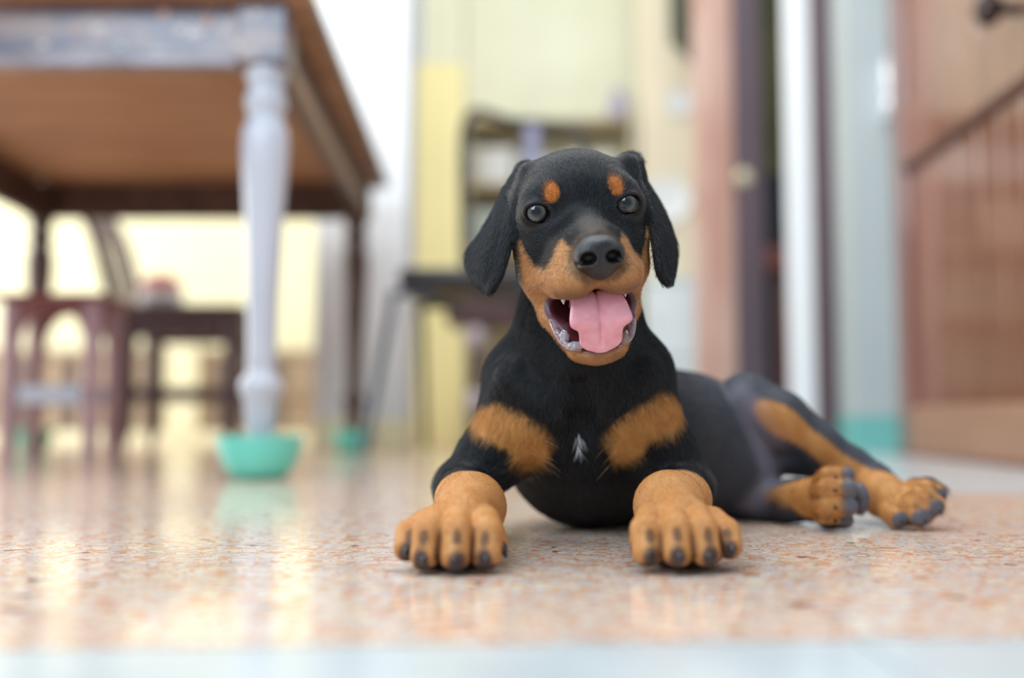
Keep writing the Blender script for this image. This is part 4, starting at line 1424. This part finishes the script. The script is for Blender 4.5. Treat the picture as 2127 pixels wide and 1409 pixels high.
for bse, tp, rr in (((-2.25, 1.6, -5.9), (-2.25, 1.8, -6.55), .20), ((2.2, 1.5, -5.9), (2.25, 1.7, -6.5), .18),
                    ((-2.25, 1.1, -9.25), (-2.2, 1.4, -8.85), .18), ((2.1, 1.2, -9.3), (2.15, 1.5, -8.9), .18)):
    cone_mesh('tooth', H(*bse), H(*tp), rr / 100, M_TOOTH)
# wet gum folds beside the tongue
M_GUM = mat('wet gum', srgb(176, 150, 158), rough=0.12, spec=0.7, scale=220, col2=srgb(120, 92, 100), bump=0.6)
for s in (-1, 1):
    mb = MB()
    pp = spline([(s * 3.15, -1.2, -7.3), (s * 2.85, 0.2, -8.4), (s * 2.3, 1.3, -9.5), (s * 1.3, 1.9, -10.0)], 18)
    mb.tube([H(*q) for q in pp], [0.0010 + 0.0022 * math.sin(math.pi * i / 17) for i in range(18)], 10)
    place(mb.build('lower_gum', M_GUM, None, True))

# drool and loose lip skin beside the tongue
M_DROOL = mat('saliva', srgb(170, 166, 176), rough=0.05, spec=0.9, scale=350, col2=srgb(150, 142, 150), bump=0.5)
M_LIPSKIN = mat('loose lip skin', srgb(150, 130, 120), rough=0.2, spec=0.6, scale=200, var=0.2)
for c, rd, mm, nm in (((-1.72, 1.85, -9.6), (.72, .35, .34), M_DROOL, 'saliva'), ((-2.35, 1.25, -8.95), (.34, .3, .55), M_DROOL, 'saliva'), ((1.85, 1.9, -9.45), (.36, .35, .5), M_LIPSKIN, 'lip_fold')):
    bm = bmesh.new()
    bmesh.ops.create_icosphere(bm, subdivisions=4, radius=1.0)
    for v in bm.verts:
        w = 1 + (.06 if nm == 'saliva' else .05) * math.sin(7 * v.co.x + 3 * v.co.z) * math.cos(6 * v.co.z - 2 * v.co.y)
        v.co = Vector(H(c[0] + v.co.x * rd[0] * w, c[1] + v.co.y * rd[1] * w, c[2] + v.co.z * rd[2] * w))
    sm = bpy.data.meshes.new(nm)
    bm.to_mesh(sm)
    bm.free()
    place(link(nm, sm, mm, None, True))

# --- claws
M_CLAW = mat('claw', srgb(44, 40, 44), rough=0.25, spec=0.6, scale=200, var=0.3)
for grp, ln in ((FRONT_TOES, 0.0042), (HIND_TOES, 0.0042)):
    for ti, t in enumerate(grp):
        a, b = P(*t[1][:3]), P(*t[2][:3])
        r = t[2][3]
        if grp is HIND_TOES and ti > 3:
            q = a * .72 + b * .28 + np.array([0, -r * .85, 0])
            cone_mesh('claw', q, q + np.array([-.0006, -.0045, -.0012]), 0.0019, M_CLAW)
            continue
        d = np.array([0, -1.0, -0.25]) if grp is FRONT_TOES else (b - a) / np.linalg.norm(b - a) + np.array([0, -.6, 0])
        d /= np.linalg.norm(d)
        base = b + d * (r * 0.72) + np.array([0, 0, 0.0012 if grp is FRONT_TOES else 0.0])
        tip = base + d * ln + np.array([0, 0, -0.0035])
        tip[2] = max(tip[2], 0.0015)
        cone_mesh('claw', base, tip, 0.0023 if grp is FRONT_TOES else 0.0017, M_CLAW, (0, -0.0008, 0.0012))
for a, b in (((1040, 1128, .700), (1052, 1160, .690)), ((1322, 1120, .700), (1311, 1153, .692))):
    cone_mesh('claw', P(*a), P(*b), 0.0030, M_CLAW)

# --- white hairs on the breast, long tan hairs, whiskers
n = 30
vidx = np.argmin(np.abs(V[:, None, 0] * 0 + np.linalg.norm(V[:, None, [0, 2]] - P(1204, 912, .83)[[0, 2]], axis=2)[:, :] + 10 * (V[:, None, 1] > .88)), axis=0)[0]
ty = V[vidx, 1] - 0.001
base = np.array([P(1202 + RNG.normal(0, 3.2), RNG.uniform(900, 940), ty) for _ in range(n)])
tuft = np.zeros((n, 5, 3))
sx = RNG.normal(0, .0022, n)
for i in range(5):
    s = i / 4
    tuft[:, i] = base + np.outer(np.ones(n), [0.0006, -0.0012, -0.0095]) * s + np.stack([sx * s, -.0016 * np.sin(3.1 * s) * np.ones(n), np.zeros(n)], 1)
tuft_o = place(hairs('chest_tuft', tuft, np.tile(srgb(225, 225, 225), (n, 1)), 0.00010, M_HAIR))
tag(tuft_o, 'small tuft of white hairs on the breast', kind='stuff')
lh, lc_ = [], []
sel = np.where(patch[keep])[0]
for k in RNG.choice(sel, 90, replace=False):
    p0 = pts[k, 0].astype(float)
    side = -1 if p0[0] < P(1204, 900, .85)[0] else 1
    if abs(p0[0] - P(1204, 900, .84)[0]) > .042: continue
    d = np.array([-side * RNG.uniform(.7, 1.0), -.35, -RNG.uniform(.1, .7)])
    d /= np.linalg.norm(d)
    ln = RNG.uniform(.010, .020)
    lh.append([p0 + d * ln * t + np.array([0, -.001, -.003]) * t * t for t in np.linspace(0, 1, 5)])
    lc_.append(srgb(224, 178, 120))
if lh:
    lo_ = place(hairs('long_hairs', np.array(lh), np.array(lc_), 0.00007, M_HAIR))
    tag(lo_, 'long loose tan hairs on the breast', kind='stuff')
ws = []
for s in (-1, 1):
    for i in range(14):
        a = np.array([s * RNG.uniform(2.3, 2.9), RNG.uniform(2.2, 3.8), RNG.uniform(-5.2, -3.6)])
        dr = np.array([s * RNG.uniform(.8, 1.0), RNG.uniform(-.9, -.1), RNG.uniform(-.6, .15)])
        dr /= np.linalg.norm(dr)
        ln = RNG.uniform(1.6, 3.4)
        ws.append([H(*(a + dr * ln * t + np.array([0, -.3, -.5]) * t * t)) for t in np.linspace(0, 1, 6)])
ws = np.array(ws)
wh = place(hairs('whiskers', ws, np.tile(srgb(50, 36, 34), (len(ws), 1)), 0.00007, M_HAIR))
tag(wh, 'thin dark whiskers', kind='stuff')
